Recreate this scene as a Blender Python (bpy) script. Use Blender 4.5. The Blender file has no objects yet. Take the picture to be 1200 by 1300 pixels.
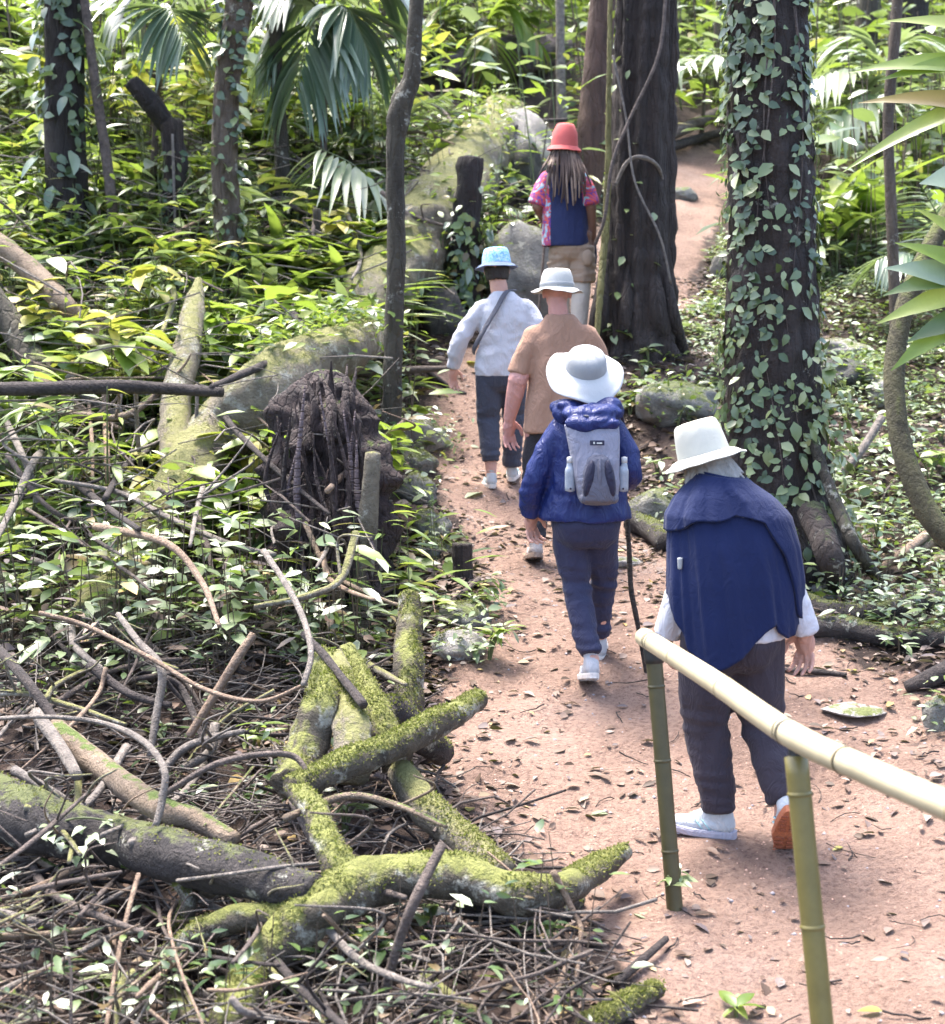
import bpy, bmesh, math, random
import numpy as np
from mathutils import Vector, Matrix, noise as mnoise

R = math.radians
SC = bpy.context.scene
COL = SC.collection
random.seed(7)

# ------------------------------------------------------------------ camera
PITCH = R(8.0); FPX = 1800.0; CAM = Vector((0.0, 0.0, 2.02))
cd = bpy.data.cameras.new('camera'); cam = bpy.data.objects.new('camera', cd); COL.objects.link(cam)
cam.location = CAM; cam.rotation_euler = (R(90) - PITCH, 0, 0)
cd.sensor_fit = 'HORIZONTAL'; cd.sensor_width = 36.0; cd.lens = 36.0 * FPX / 1200.0
cd.clip_start = 0.05; cd.clip_end = 600
cd.dof.use_dof = True; cd.dof.focus_distance = 6.2; cd.dof.aperture_fstop = 4.0
SC.camera = cam

# ------------------------------------------------------------------ sky, sun, exposure
SUN_EL, SUN_AZ = 68.0, -35.0        # azimuth from +Y towards +X: the light comes from ahead on the left
w = bpy.data.worlds.new('World'); SC.world = w; w.use_nodes = True
nt = w.node_tree; bg = nt.nodes['Background']
sky = nt.nodes.new('ShaderNodeTexSky'); sky.sky_type = 'NISHITA'; sky.sun_disc = False
sky.sun_elevation = R(SUN_EL); sky.sun_rotation = R(SUN_AZ)
sky.air_density = 1.0; sky.dust_density = 4.0; sky.ozone_density = 1.2
nt.links.new(sky.outputs[0], bg.inputs[0]); bg.inputs[1].default_value = 0.125
sl = bpy.data.lights.new('sun', 'SUN'); sl.energy = 2.0; sl.angle = R(22); sl.color = (1.0, 0.95, 0.88)
so = bpy.data.objects.new('sun', sl); COL.objects.link(so); so.location = (-6, 6, 20)
sd = Vector((math.sin(R(SUN_AZ)) * math.cos(R(SUN_EL)), math.cos(R(SUN_AZ)) * math.cos(R(SUN_EL)), math.sin(R(SUN_EL))))
so.rotation_euler = (-sd).to_track_quat('-Z', 'Y').to_euler()
SC.view_settings.view_transform = 'Standard'; SC.view_settings.look = 'None'
SC.view_settings.gamma = 1; SC.view_settings.use_curve_mapping = False
SC.view_settings.exposure = 2.62
SC.cycles.max_bounces = 6; SC.cycles.diffuse_bounces = 3; SC.cycles.glossy_bounces = 2
SC.cycles.transmission_bounces = 4; SC.cycles.sample_clamp_indirect = 6
SC.cycles.use_denoising = True

# ------------------------------------------------------------------ where a point of the photograph stands in the place
CP, SP = math.cos(PITCH), math.sin(PITCH)
def at(px, py, d):
    u = (px - 600) / FPX; v = (650 - py) / FPX
    return Vector((u, CP + v * SP, -SP + v * CP)) * d + CAM
def at_y(px, py, Y):
    v = (650 - py) / FPX
    return at(px, py, Y / (CP + v * SP))

# ------------------------------------------------------------------ terrain height
CTRL = [(900,1300,4.2),(910,1065,5.5),(748,868,6.8),(690,713,8.65),(622,618,9.9),(700,430,11.9),(745,315,13.4),
 (890,380,13.6),(890,210,18),(810,445,11),(990,715,7.8),(1100,770,7.5),(1200,890,6.35),(1100,960,5.8),(1200,1300,4.1),
 (1100,500,11),(1150,350,14),(1000,200,19),(1100,60,25),(500,1000,5.6),(300,1000,5.75),(0,1000,5.9),(200,1300,4.1),
 (0,1300,4.1),(0,800,7.2),(300,800,7.2),(520,800,7.25),(550,600,9.4),(550,500,10.8),(400,690,8.2),(0,600,9),(0,400,11),
 (0,200,14),(300,200,15),(300,400,11.5),(0,0,19),(400,0,21),(600,100,19),(600,0,23),(800,0,27),(1200,0,28),(640,290,13.6),
 (480,350,12.2),(1200,700,8.3)]
cpts = [at(*c) for c in CTRL]
cpts += [Vector(p) for p in ((-3,-3,-.1),(3,-3,-.05),(0,0.5,0),(-6,2,0.0),(6,2,0.25),(-14,12,2.6),(14,12,1.6),(-25,30,9),(25,30,7.5),
  (0,45,15),(-35,60,20),(35,60,19),(0,75,25),(-40,0,1),(40,0,1),(0,-40,0))]
cp = np.array([[p.x, p.y, p.z] for p in cpts])
def _tps(a, b):
    d2 = ((a[:, None, :] - b[None, :, :]) ** 2).sum(-1)
    return 0.5 * d2 * np.log(d2 + 1e-9)
_n = len(cp); _A = np.zeros((_n + 3, _n + 3)); _A[:_n, :_n] = _tps(cp[:, :2], cp[:, :2]) + np.eye(_n) * 0.6
_P = np.c_[np.ones(_n), cp[:, :2]]; _A[:_n, _n:] = _P; _A[_n:, :_n] = _P.T
_W = np.linalg.solve(_A, np.r_[cp[:, 2], 0, 0, 0])
def _hash(i, j, s):
    h = (i * 374761393 + j * 668265263 + s * 982451653) & 0x7fffffff
    h = ((h ^ (h >> 13)) * 1274126177) & 0x7fffffff
    return ((h ^ (h >> 16)) & 0xffff) / 65535.0
def vnoise(x, y, s=0):
    xi = np.floor(x).astype(np.int64); yi = np.floor(y).astype(np.int64); fx = x - xi; fy = y - yi
    fx = fx * fx * (3 - 2 * fx); fy = fy * fy * (3 - 2 * fy)
    a = _hash(xi, yi, s); b = _hash(xi + 1, yi, s); c = _hash(xi, yi + 1, s); d = _hash(xi + 1, yi + 1, s)
    return (a * (1 - fx) + b * fx) * (1 - fy) + (c * (1 - fx) + d * fx) * fy
def base_h(x, y):
    x = np.atleast_1d(np.asarray(x, float)); y = np.atleast_1d(np.asarray(y, float))
    out = np.empty(len(x))
    for k in range(0, len(x), 20000):
        q = np.c_[x[k:k + 20000], y[k:k + 20000]]
        out[k:k + 20000] = _tps(q, cp[:, :2]) @ _W[:_n] + _W[_n] + q @ _W[_n + 1:]
    return out
# path outline (photo rows -> ground points)
ROWS = [(1500,900,1900),(1300,815,1560),(1200,770,1500),(1100,690,1440),(1000,560,1330),(900,545,1235),(850,560,1110),(800,595,1010),(750,620,870),
        (700,598,835),(650,570,800),(600,552,790),(550,545,780),(500,545,770),(470,556,768),(430,610,772),(400,680,872),(360,715,880),(320,735,893),
        (300,760,900),(270,800,914),(240,838,925),(215,846,926),(190,850,922)]
def base_G(px, py):
    lo, hi = 1.5, 60.0
    ds = np.linspace(lo, hi, 1200); u = (px - 600) / FPX; v = (650 - py) / FPX
    X = u * ds; Y = (CP + v * SP) * ds; Z = (-SP + v * CP) * ds + CAM.z
    b = np.nonzero(Z < base_h(X, Y))[0]
    return ds[b[0]] if len(b) else 60.0
_L = [at(a, y, base_G(a, y)) for y, a, b in ROWS]; _Rr = [at(b, y, base_G(b, y)) for y, a, b in ROWS]
_L[0] = Vector((_L[1].x + .3, 0, 0)); _Rr[0] = Vector((_Rr[1].x, 0, 0))
POLY = np.array([[p.x, p.y] for p in _L + _Rr[::-1]])
def path_sd(x, y):
    """signed distance to the path outline, positive inside"""
    x = np.atleast_1d(np.asarray(x, float)); y = np.atleast_1d(np.asarray(y, float))
    ins = np.zeros(len(x), bool); dm = np.full(len(x), 1e9); n = len(POLY)
    for i in range(n):
        ax, ay = POLY[i]; bx, by = POLY[(i + 1) % n]
        c = ((ay > y) != (by > y)) & (x < (bx - ax) * (y - ay) / (by - ay + 1e-12) + ax); ins ^= c
        t = np.clip(((x - ax) * (bx - ax) + (y - ay) * (by - ay)) / ((bx - ax) ** 2 + (by - ay) ** 2 + 1e-12), 0, 1)
        dm = np.minimum(dm, np.hypot(x - ax - t * (bx - ax), y - ay - t * (by - ay)))
    return np.where(ins, dm, -dm)
def height(x, y):
    x = np.atleast_1d(np.asarray(x, float)); y = np.atleast_1d(np.asarray(y, float))
    s = np.clip(0.5 - path_sd(x, y) / 0.5, 0, 1)
    rough = (vnoise(x * 1.7, y * 1.7, 1) - .5) * .22 + (vnoise(x * 5, y * 5, 2) - .5) * .09 + (vnoise(x * 14, y * 14, 3) - .5) * .03
    soft = (vnoise(x * 2.2, y * 2.2, 4) - .5) * .06 + (vnoise(x * 7, y * 7, 5) - .5) * .030 + (vnoise(x * 26, y * 26, 6) - .5) * .010
    return base_h(x, y) + rough * s + soft * (1 - s)
def hz(x, y): return float(height(x, y)[0])
def G(px, py, lift=0.0):
    ds = np.linspace(1.5, 60, 1500); u = (px - 600) / FPX; v = (650 - py) / FPX
    X = u * ds; Y = (CP + v * SP) * ds; Z = (-SP + v * CP) * ds + CAM.z
    b = np.nonzero(Z < height(X, Y) + lift)[0]
    d = ds[b[0]] if len(b) else 60.0
    return at(px, py, d), float(d)

# ------------------------------------------------------------------ materials
def new_mat(name):
    m = bpy.data.materials.new(name); m.use_nodes = True
    n = m.node_tree.nodes; return m, n, m.node_tree.links, n['Principled BSDF']
def ramp(n, l, fac, stops):
    r = n.new('ShaderNodeValToRGB'); e = r.color_ramp.elements
    while len(e) < len(stops): e.new(0.5)
    for i, (p, c) in enumerate(stops): e[i].position = p; e[i].color = (*c, 1)
    l.new(fac, r.inputs[0]); return r
def tex(n, l, scale, detail=6, rough=.6, vec=None, kind='ShaderNodeTexNoise'):
    t = n.new(kind); t.inputs['Scale'].default_value = scale
    if 'Detail' in t.inputs: t.inputs['Detail'].default_value = detail
    if 'Roughness' in t.inputs: t.inputs['Roughness'].default_value = rough
    if vec: l.new(vec, t.inputs['Vector'])
    return t
def bump(n, l, h, strength, dist, b):
    k = n.new('ShaderNodeBump'); k.inputs['Strength'].default_value = strength; k.inputs['Distance'].default_value = dist
    l.new(h, k.inputs['Height']); l.new(k.outputs[0], b.inputs['Normal']); return k
def coords(n): return n.new('ShaderNodeTexCoord').outputs['Object']
def mixc(n, l, f, a, b):
    k = n.new('ShaderNodeMix'); k.data_type = 'RGBA'
    if isinstance(f, (int, float)): k.inputs[0].default_value = f
    else: l.new(f, k.inputs[0])
    for s, v in ((6, a), (7, b)):
        if isinstance(v, tuple): k.inputs[s].default_value = (*v, 1)
        else: l.new(v, k.inputs[s])
    return k.outputs[2]
def math_(n, l, op, a, b):
    k = n.new('ShaderNodeMath'); k.operation = op
    for i, v in enumerate((a, b)):
        if isinstance(v, (int, float)): k.inputs[i].default_value = v
        else: l.new(v, k.inputs[i])
    return k.outputs[0]

def bark_mat(name, dark, light, moss=0.0, mosscol=(.10, .14, .025), scale=9, stretch=(1, 1, .25), lichen=0.0, rough=.85):
    m, n, l, b = new_mat(name); c = coords(n)
    mp = n.new('ShaderNodeMapping'); mp.inputs['Scale'].default_value = stretch; l.new(c, mp.inputs[0])
    t = tex(n, l, scale, 8, .7, mp.outputs[0]); r = ramp(n, l, t.outputs[0], [(.3, dark), (.7, light)])
    col = r.outputs[0]
    t2 = tex(n, l, 3.2, 5, .7, c)
    if lichen:
        rr = ramp(n, l, tex(n, l, 7, 5, .75, c).outputs[0], [(.62 - lichen * .2, (0, 0, 0)), (.70 - lichen * .2, (1, 1, 1))])
        col = mixc(n, l, rr.outputs[0], col, (.38, .37, .31))
    if moss:
        g = n.new('ShaderNodeNewGeometry'); s = n.new('ShaderNodeSeparateXYZ'); l.new(g.outputs['Normal'], s.inputs[0])
        a = math_(n, l, 'MULTIPLY', s.outputs[2], .42); a = math_(n, l, 'ADD', a, math_(n, l, 'ADD', math_(n, l, 'MULTIPLY', t2.outputs[0], .75), math_(n, l, 'MULTIPLY', tex(n, l, 26, 4, .75, c).outputs[0], .35)))
        rr = ramp(n, l, a, [(min(.93, 1.16 - moss * .42), (0, 0, 0)), (min(1, 1.30 - moss * .42), (1, 1, 1))])
        mc = mixc(n, l, tex(n, l, 22, 4, .7, c).outputs[0], tuple(x * .45 for x in mosscol), tuple(x * 1.6 for x in mosscol))
        col = mixc(n, l, rr.outputs[0], col, mc)
    l.new(col, b.inputs['Base Color']); b.inputs['Roughness'].default_value = rough
    vo = tex(n, l, scale * 1.6, 0, 0, mp.outputs[0], 'ShaderNodeTexVoronoi'); vo.feature = 'DISTANCE_TO_EDGE'; cr = math_(n, l, 'MINIMUM', math_(n, l, 'MULTIPLY', vo.outputs['Distance'], 4.0), .6 if stretch[0] * stretch[1] * stretch[2] < .9 else .12)
    h = math_(n, l, 'ADD', math_(n, l, 'ADD', t.outputs[0], cr), tex(n, l, 60, 4, .7, c).outputs[0])
    bump(n, l, h, 1.0, .03, b); return m
def plain_mat(name, col, rough=.8, var=.25, scale=30, bmp=.25, sheen=0, dist=.01, spec=.5):
    m, n, l, b = new_mat(name); c = coords(n); t = tex(n, l, scale, 6, .65, c)
    l.new(mixc(n, l, t.outputs[0], tuple(x * (1 - var) for x in col), tuple(min(1, x * (1 + var)) for x in col)), b.inputs['Base Color'])
    b.inputs['Roughness'].default_value = rough; b.inputs['Specular IOR Level'].default_value = spec
    if bmp: bump(n, l, t.outputs[0], bmp, dist, b)
    if sheen: b.inputs['Sheen Weight'].default_value = sheen
    return m
def leaf_mat(name, stops, rough=.34, trans=.34, spec=.65, coat=.2):
    m, n, l, b = new_mat(name)
    oi = n.new('ShaderNodeObjectInfo'); g = n.new('ShaderNodeNewGeometry')
    f = math_(n, l, 'FRACT', math_(n, l, 'ADD', oi.outputs['Random'], g.outputs['Random Per Island']), 0)
    r = ramp(n, l, f, stops); c = coords(n)
    t = tex(n, l, 40, 3, .6, c); col = mixc(n, l, math_(n, l, 'MULTIPLY', t.outputs[0], .5), r.outputs[0], mixc(n, l, .5, r.outputs[0], (.02, .04, .01)))
    l.new(col, b.inputs['Base Color']); b.inputs['Roughness'].default_value = rough; b.inputs['Specular IOR Level'].default_value = spec
    b.inputs['Coat Weight'].default_value = coat; b.inputs['Coat Roughness'].default_value = .28
    tr = n.new('ShaderNodeBsdfTranslucent'); l.new(mixc(n, l, .5, col, (.30, .42, .04)), tr.inputs[0])
    mx = n.new('ShaderNodeMixShader'); mx.inputs[0].default_value = trans
    l.new(b.outputs[0], mx.inputs[1]); l.new(tr.outputs[0], mx.inputs[2])
    l.new(mx.outputs[0], n['Material Output'].inputs[0]); return m

M = {}
M['bark_dark'] = bark_mat('bark_dark', (.012, .009, .009), (.07, .05, .042), moss=.78, mosscol=(.085, .10, .028), stretch=(1, 1, .12), scale=14)
M['bark_vine'] = bark_mat('bark_vine', (.016, .012, .012), (.07, .052, .045), moss=.5, mosscol=(.06, .075, .03), lichen=.02)
M['bark_red'] = bark_mat('bark_red', (.05, .028, .022), (.15, .085, .065), moss=.15)
M['bark_mossy'] = bark_mat('bark_mossy', (.022, .018, .014), (.10, .085, .06), moss=.72, mosscol=(.09, .12, .03), lichen=.2)
M['bark_brown'] = bark_mat('bark_brown', (.05, .036, .027), (.17, .13, .10), moss=.2, lichen=.1)
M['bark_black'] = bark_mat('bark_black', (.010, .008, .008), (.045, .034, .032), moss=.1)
M['log_moss'] = bark_mat('log_moss', (.03, .024, .018), (.17, .14, .10), moss=1.0, mosscol=(.20, .21, .055), lichen=.45, stretch=(1, 1, 1))
M['log_pale'] = bark_mat('log_pale', (.09, .075, .058), (.30, .26, .19), moss=.98, mosscol=(.21, .205, .075), lichen=.4, stretch=(1, 1, 1))
M['log_dark'] = bark_mat('log_dark', (.009, .007, .008), (.07, .058, .055), moss=.42, mosscol=(.11, .125, .04), lichen=.12, stretch=(1, 1, 1))
M['log_tan'] = bark_mat('log_tan', (.11, .075, .05), (.33, .25, .18), moss=.15, stretch=(1, 1, 1))
M['rotten'] = bark_mat('rotten', (.06, .04, .045), (.26, .20, .21), moss=.35, stretch=(.3, 1, 2.5), scale=7)
M['decay'] = bark_mat('decay', (.008, .005, .006), (.075, .048, .045), moss=.3, stretch=(1, 1, .4), scale=14)
M['stick_grey'] = bark_mat('stick_grey', (.10, .085, .075), (.36, .31, .27), stretch=(1, 1, 1), scale=20)
M['stick_brown'] = bark_mat('stick_brown', (.055, .042, .038), (.22, .17, .145), stretch=(1, 1, 1), scale=20)
M['stick_tan'] = bark_mat('stick_tan', (.17, .11, .075), (.40, .29, .21), stretch=(1, 1, 1), scale=20)
M['stick_dark'] = bark_mat('stick_dark', (.016, .012, .012), (.085, .065, .06), stretch=(1, 1, 1), scale=20)
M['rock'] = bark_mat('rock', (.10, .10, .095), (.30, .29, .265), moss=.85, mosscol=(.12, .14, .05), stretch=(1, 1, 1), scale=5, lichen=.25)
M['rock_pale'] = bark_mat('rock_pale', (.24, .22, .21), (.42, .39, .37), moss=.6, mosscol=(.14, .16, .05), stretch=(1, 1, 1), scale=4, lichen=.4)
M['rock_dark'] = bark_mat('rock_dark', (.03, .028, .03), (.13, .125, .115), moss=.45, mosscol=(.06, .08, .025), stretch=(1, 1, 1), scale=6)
M['bamboo_rail'] = plain_mat('bamboo_rail', (.42, .36, .235), .4, .25, 9, .1)
M['bamboo_post'] = plain_mat('bamboo_post', (.15, .125, .04), .38, .35, 14, .15)
M['bamboo_dark'] = plain_mat('bamboo_dark', (.065, .055, .022), .45, .45, 14, .15)
M['bamboo_node'] = plain_mat('bamboo_node', (.36, .29, .17), .5, .3, 20, .1)
M['wire'] = plain_mat('wire', (.02, .02, .02), .5, .2, 50, 0)
g1, g2, g3, g4 = (.035, .075, .022), (.085, .145, .04), (.17, .23, .07), (.06, .10, .05)
M['leaf_mid'] = leaf_mat('leaf_mid', [(0, g1), (.3, g4), (.62, g2), (.9, g3), (.93, (.20, .14, .06)), (1, (.12, .075, .04))])
M['leaf_bright'] = leaf_mat('leaf_bright', [(0, (.12, .20, .03)), (.45, (.20, .29, .05)), (.9, (.32, .38, .10)), (.95, (.38, .33, .10)), (1, (.24, .16, .07))], .4, .45)
M['leaf_yellow'] = leaf_mat('leaf_yellow', [(0, (.26, .28, .05)), (.5, (.40, .36, .08)), (1, (.55, .45, .10))], .5, .4)
M['leaf_blue'] = leaf_mat('leaf_blue', [(0, (.09, .15, .10)), (.5, (.16, .22, .16)), (1, (.26, .32, .25))], .33, .25, .7)
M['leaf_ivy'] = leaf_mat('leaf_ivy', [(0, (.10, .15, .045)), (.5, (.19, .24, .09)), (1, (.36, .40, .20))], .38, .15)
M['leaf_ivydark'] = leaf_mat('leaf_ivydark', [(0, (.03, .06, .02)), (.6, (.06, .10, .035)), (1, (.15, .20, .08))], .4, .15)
M['leaf_pale'] = leaf_mat('leaf_pale', [(0, (.16, .23, .11)), (.5, (.28, .34, .20)), (1, (.42, .46, .34))], .36, .3)
M['moss_leaf'] = leaf_mat('moss_leaf', [(0, (.06, .065, .02)), (.5, (.13, .135, .04)), (1, (.23, .22, .075))], .85, .25, .2, 0)
M['litter'] = leaf_mat('litter', [(0, (.05, .028, .022)), (.3, (.13, .075, .055)), (.55, (.22, .15, .12)), (.75, (.10, .075, .085)), (.92, (.32, .25, .21)), (1, (.36, .24, .06))], .6, .05, .35, 0)
M['liana_moss2'] = bark_mat('liana_moss2', (.03, .026, .015), (.12, .11, .05), moss=.95, mosscol=(.12, .14, .03), scale=16, stretch=(1, 1, 1))
M['liana_moss'] = bark_mat('liana_moss', (.10, .085, .03), (.30, .27, .10), moss=.7, mosscol=(.22, .22, .05), scale=16)
M['stem'] = plain_mat('stem', (.10, .12, .045), .6, .4, 20, .1)
M['stem_brown'] = plain_mat('stem_brown', (.11, .08, .055), .8, .4, 25, .2)

def ground_mat():
    m, n, l, b = new_mat('forest_soil'); c = coords(n)
    at_ = n.new('ShaderNodeAttribute'); at_.attribute_name = 'path_amount'
    t1 = tex(n, l, 6, 8, .7, c); t2 = tex(n, l, 45, 6, .75, c); t3 = tex(n, l, 1.3, 5, .6, c)
    soil = ramp(n, l, t1.outputs[0], [(.3, (.028, .018, .015)), (.55, (.075, .048, .038)), (.75, (.13, .085, .07))]).outputs[0]
    p1 = ramp(n, l, t3.outputs[0], [(.30, (.17, .107, .083)), (.43, (.30, .195, .147)), (.56, (.365, .242, .185)), (.72, (.43, .305, .245))]).outputs[0]
    sp = ramp(n, l, t2.outputs[0], [(.30, (.30, .24, .25)), (.44, (.8, .76, .76)), (.54, (1, 1, 1)), (.66, (1, 1, 1)), (.75, (1.25, 1.2, 1.15))]).outputs[0]
    k = n.new('ShaderNodeMix'); k.data_type = 'RGBA'; k.blend_type = 'MULTIPLY'; k.inputs[0].default_value = .95
    l.new(p1, k.inputs[6]); l.new(sp, k.inputs[7])
    f = math_(n, l, 'ADD', at_.outputs['Fac'], math_(n, l, 'MULTIPLY', math_(n, l, 'SUBTRACT', t1.outputs[0], .5), 1.1))
    fr = ramp(n, l, f, [(.42, (0, 0, 0)), (.60, (1, 1, 1))]).outputs[0]
    l.new(mixc(n, l, fr, soil, k.outputs[2]), b.inputs['Base Color'])
    b.inputs['Roughness'].default_value = .82; b.inputs['Specular IOR Level'].default_value = .35
    h = math_(n, l, 'ADD', t2.outputs[0], math_(n, l, 'MULTIPLY', tex(n, l, 140, 3, .7, c).outputs[0], .5))
    h = math_(n, l, 'ADD', h, math_(n, l, 'MULTIPLY', tex(n, l, 16, 5, .65, c).outputs[0], 1.6)); bump(n, l, h, 1.0, .03, b); return m
M['soil'] = ground_mat()

# ------------------------------------------------------------------ mesh helpers
def link(name, mesh, mat=None, parent=None, loc=None):
    o = bpy.data.objects.new(name, mesh); COL.objects.link(o)
    if mat is not None and not mesh.materials: mesh.materials.append(mat)
    if parent: o.parent = parent
    if loc is not None: o.location = loc
    return o
def tag(o, label=None, cat=None, group=None, kind=None):
    if label: o['label'] = label
    if cat: o['category'] = cat
    if group: o['group'] = group
    if kind: o['kind'] = kind
    return o
def root(name, loc, label, cat, group=None, rz=0):
    o = bpy.data.objects.new(name, None); COL.objects.link(o); o.location = loc; o.rotation_euler = (0, 0, rz)
    o.empty_display_size = .1
    return tag(o, label, cat, group)
def mesh_np(name, verts, faces, smooth=True):
    """faces: (n,k) int array, all of one size"""
    me = bpy.data.meshes.new(name); verts = np.asarray(verts, np.float32); faces = np.asarray(faces, np.int32)
    k = faces.shape[1]; me.vertices.add(len(verts)); me.vertices.foreach_set('co', verts.ravel())
    me.loops.add(faces.size); me.loops.foreach_set('vertex_index', faces.ravel())
    me.polygons.add(len(faces)); me.polygons.foreach_set('loop_start', np.arange(0, faces.size, k, dtype=np.int32))
    if smooth: me.polygons.foreach_set('use_smooth', np.ones(len(faces), bool))
    me.update(calc_edges=True); return me
def smooth(me):
    me.polygons.foreach_set('use_smooth', [True] * len(me.polygons)); return me
def catmull(P, n):
    P = [Vector(p) for p in P]
    if len(P) == 2: return [P[0].lerp(P[1], i / n) for i in range(n + 1)], [i / n for i in range(n + 1)]
    Q = [P[0] * 2 - P[1]] + P + [P[-1] * 2 - P[-2]]; out = []; prm = []
    for i in range(n + 1):
        s = i / n * (len(P) - 1); k = min(int(s), len(P) - 2); t = s - k; a, b, c, d = Q[k:k + 4]
        out.append(.5 * ((2 * b) + (c - a) * t + (2 * a - 5 * b + 4 * c - d) * t * t + (3 * b - a - 3 * c + d) * t ** 3)); prm.append(s)
    return out, prm
def tube_data(P, rad, seg=8, n=16, rough=0.0, flute=0, flutef=0, seed=0, nscale=6, cap=True, flat=1.0):
    """verts, quads+tris of a tapering tube through the points P; rad per point"""
    pts, prm = catmull(P, n); V = []; F = []
    t0 = (pts[1] - pts[0]).normalized(); ref = Vector((0, 0, 1)) if abs(t0.z) < .8 else Vector((1, 0, 0))
    nx = t0.cross(ref).normalized()
    for i, p in enumerate(pts):
        t = (pts[min(i + 1, n)] - pts[max(i - 1, 0)]).normalized(); nx = (nx - t * nx.dot(t)).normalized(); ny = t.cross(nx)
        k = min(int(prm[i]), len(rad) - 2); f = prm[i] - k; r = rad[k] * (1 - f) + rad[k + 1] * f
        for j in range(seg):
            a = 2 * math.pi * j / seg; d = nx * math.cos(a) + ny * math.sin(a) * flat; rr = r
            if flute: rr *= 1 + flutef * (math.sin(a * flute + seed + 1.3 * math.sin(prm[i] * .7 + seed)) * .6 + math.sin(a * (flute + 3) + seed * 2.1) * .4)
            if rough:
                q = p + d * r; rr *= 1 + rough * (mnoise.noise(q * nscale + Vector((seed, 0, 0))) + .5 * mnoise.noise(q * nscale * 2.7))
            V.append(p + d * rr)
    for i in range(n):
        for j in range(seg):
            a = i * seg + j; b = i * seg + (j + 1) % seg; F.append((a, b, b + seg, a + seg))
    if cap:
        V.append(pts[0] - t0 * rad[0] * .25); c0 = len(V) - 1
        V.append(pts[-1] + (pts[-1] - pts[-2]).normalized() * rad[-1] * .25); c1 = len(V) - 1
        for j in range(seg):
            F.append((c0, (j + 1) % seg, j)); F.append((c1, n * seg + j, n * seg + (j + 1) % seg))
    return V, F
class MB:
    def __init__(s): s.V = []; s.F = []
    def add(s, V, F):
        o = len(s.V); s.V += [Vector(v) for v in V]; s.F += [tuple(i + o for i in f) for f in F]
    def tube(s, P, rad, **k): s.add(*tube_data(P, rad, **k)); return s
    def build(s, name, mat, parent=None, loc=None, origin=None, sm=True):
        if origin is None: origin = Vector((0, 0, 0))
        me = bpy.data.meshes.new(name); me.from_pydata([v - origin for v in s.V], [], s.F)
        if sm: smooth(me)
        return link(name, me, mat, parent, loc if loc is not None else origin)
def part_tube(name, mat, parent, P, rad, **k):
    """a tube given in the parent's own space"""
    return MB().tube(P, rad, **k).build(name, mat, parent)

# ------------------------------------------------------------------ leaves
def leaf_mesh(name, wid, shape, mat, nl=5, fold=.18, droop=.35, tip=1.0):
    """a leaf one unit long along +Y from its stalk, folded at the midrib, drooping along -Z"""
    V = []; F = []
    for i in range(nl + 1):
        t = i / nl
        wv = {'broad': math.sin(math.pi * t ** .8) ** .8, 'strap': min(1, t * 5 + .25) * (1 - t ** 3), 'heart': math.sin(math.pi * min(1, (t + .12) / 1.12) ** .55) , 'lance': math.sin(math.pi * t ** .65)}[shape]
        wv = max(wv, .03) * wid * .5; z = -droop * t * t
        V += [(-wv, t, z + fold * wv), (0, t, z), (wv, t, z + fold * wv)]
    for i in range(nl):
        a = i * 3; F += [(a, a + 1, a + 4, a + 3), (a + 1, a + 2, a + 5, a + 4)]
    me = bpy.data.meshes.new(name); me.from_pydata(V, [], F); smooth(me); me.materials.append(mat); return me
def frame(d, up=Vector((0, 0, 1))):
    y = d.normalized(); x = y.cross(up)
    if x.length < 1e-3: x = y.cross(Vector((1, 0, 0)))
    x.normalize(); z = x.cross(y); m = Matrix((x, y, z)).transposed(); return m.to_4x4()
_leafcache = {}
def leaf(kind, matname):
    k = (kind, matname)
    if k not in _leafcache:
        prm = {'broad': (.42, 'broad', 5, .25, .28), 'wide': (.62, 'broad', 5, .2, .3), 'strap': (.13, 'strap', 8, .45, .65), 'ginger': (.2, 'lance', 7, .35, .42),
               'heart': (.75, 'heart', 4, .2, .25), 'lance': (.26, 'lance', 5, .25, .3), 'leaflet': (.08, 'lance', 5, .4, .35), 'ivy': (.62, 'broad', 3, .2, .15)}[kind]
        _leafcache[k] = leaf_mesh(kind + '_leaf', prm[0], prm[1], M[matname], prm[2], prm[3], prm[4])
    return _leafcache[k]
def put_leaf(parent, kind, matname, pos, d, size, roll=0.0, name='leaf', widen=1.0, up=Vector((0, 0, 1))):
    o = bpy.data.objects.new(name, leaf(kind, matname)); COL.objects.link(o); o.parent = parent
    m = Matrix.Translation(pos) @ frame(d, up) @ Matrix.Rotation(roll, 4, 'Y') @ Matrix.Diagonal((size * widen, size, size, 1)); o.matrix_basis = m
    return o
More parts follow.
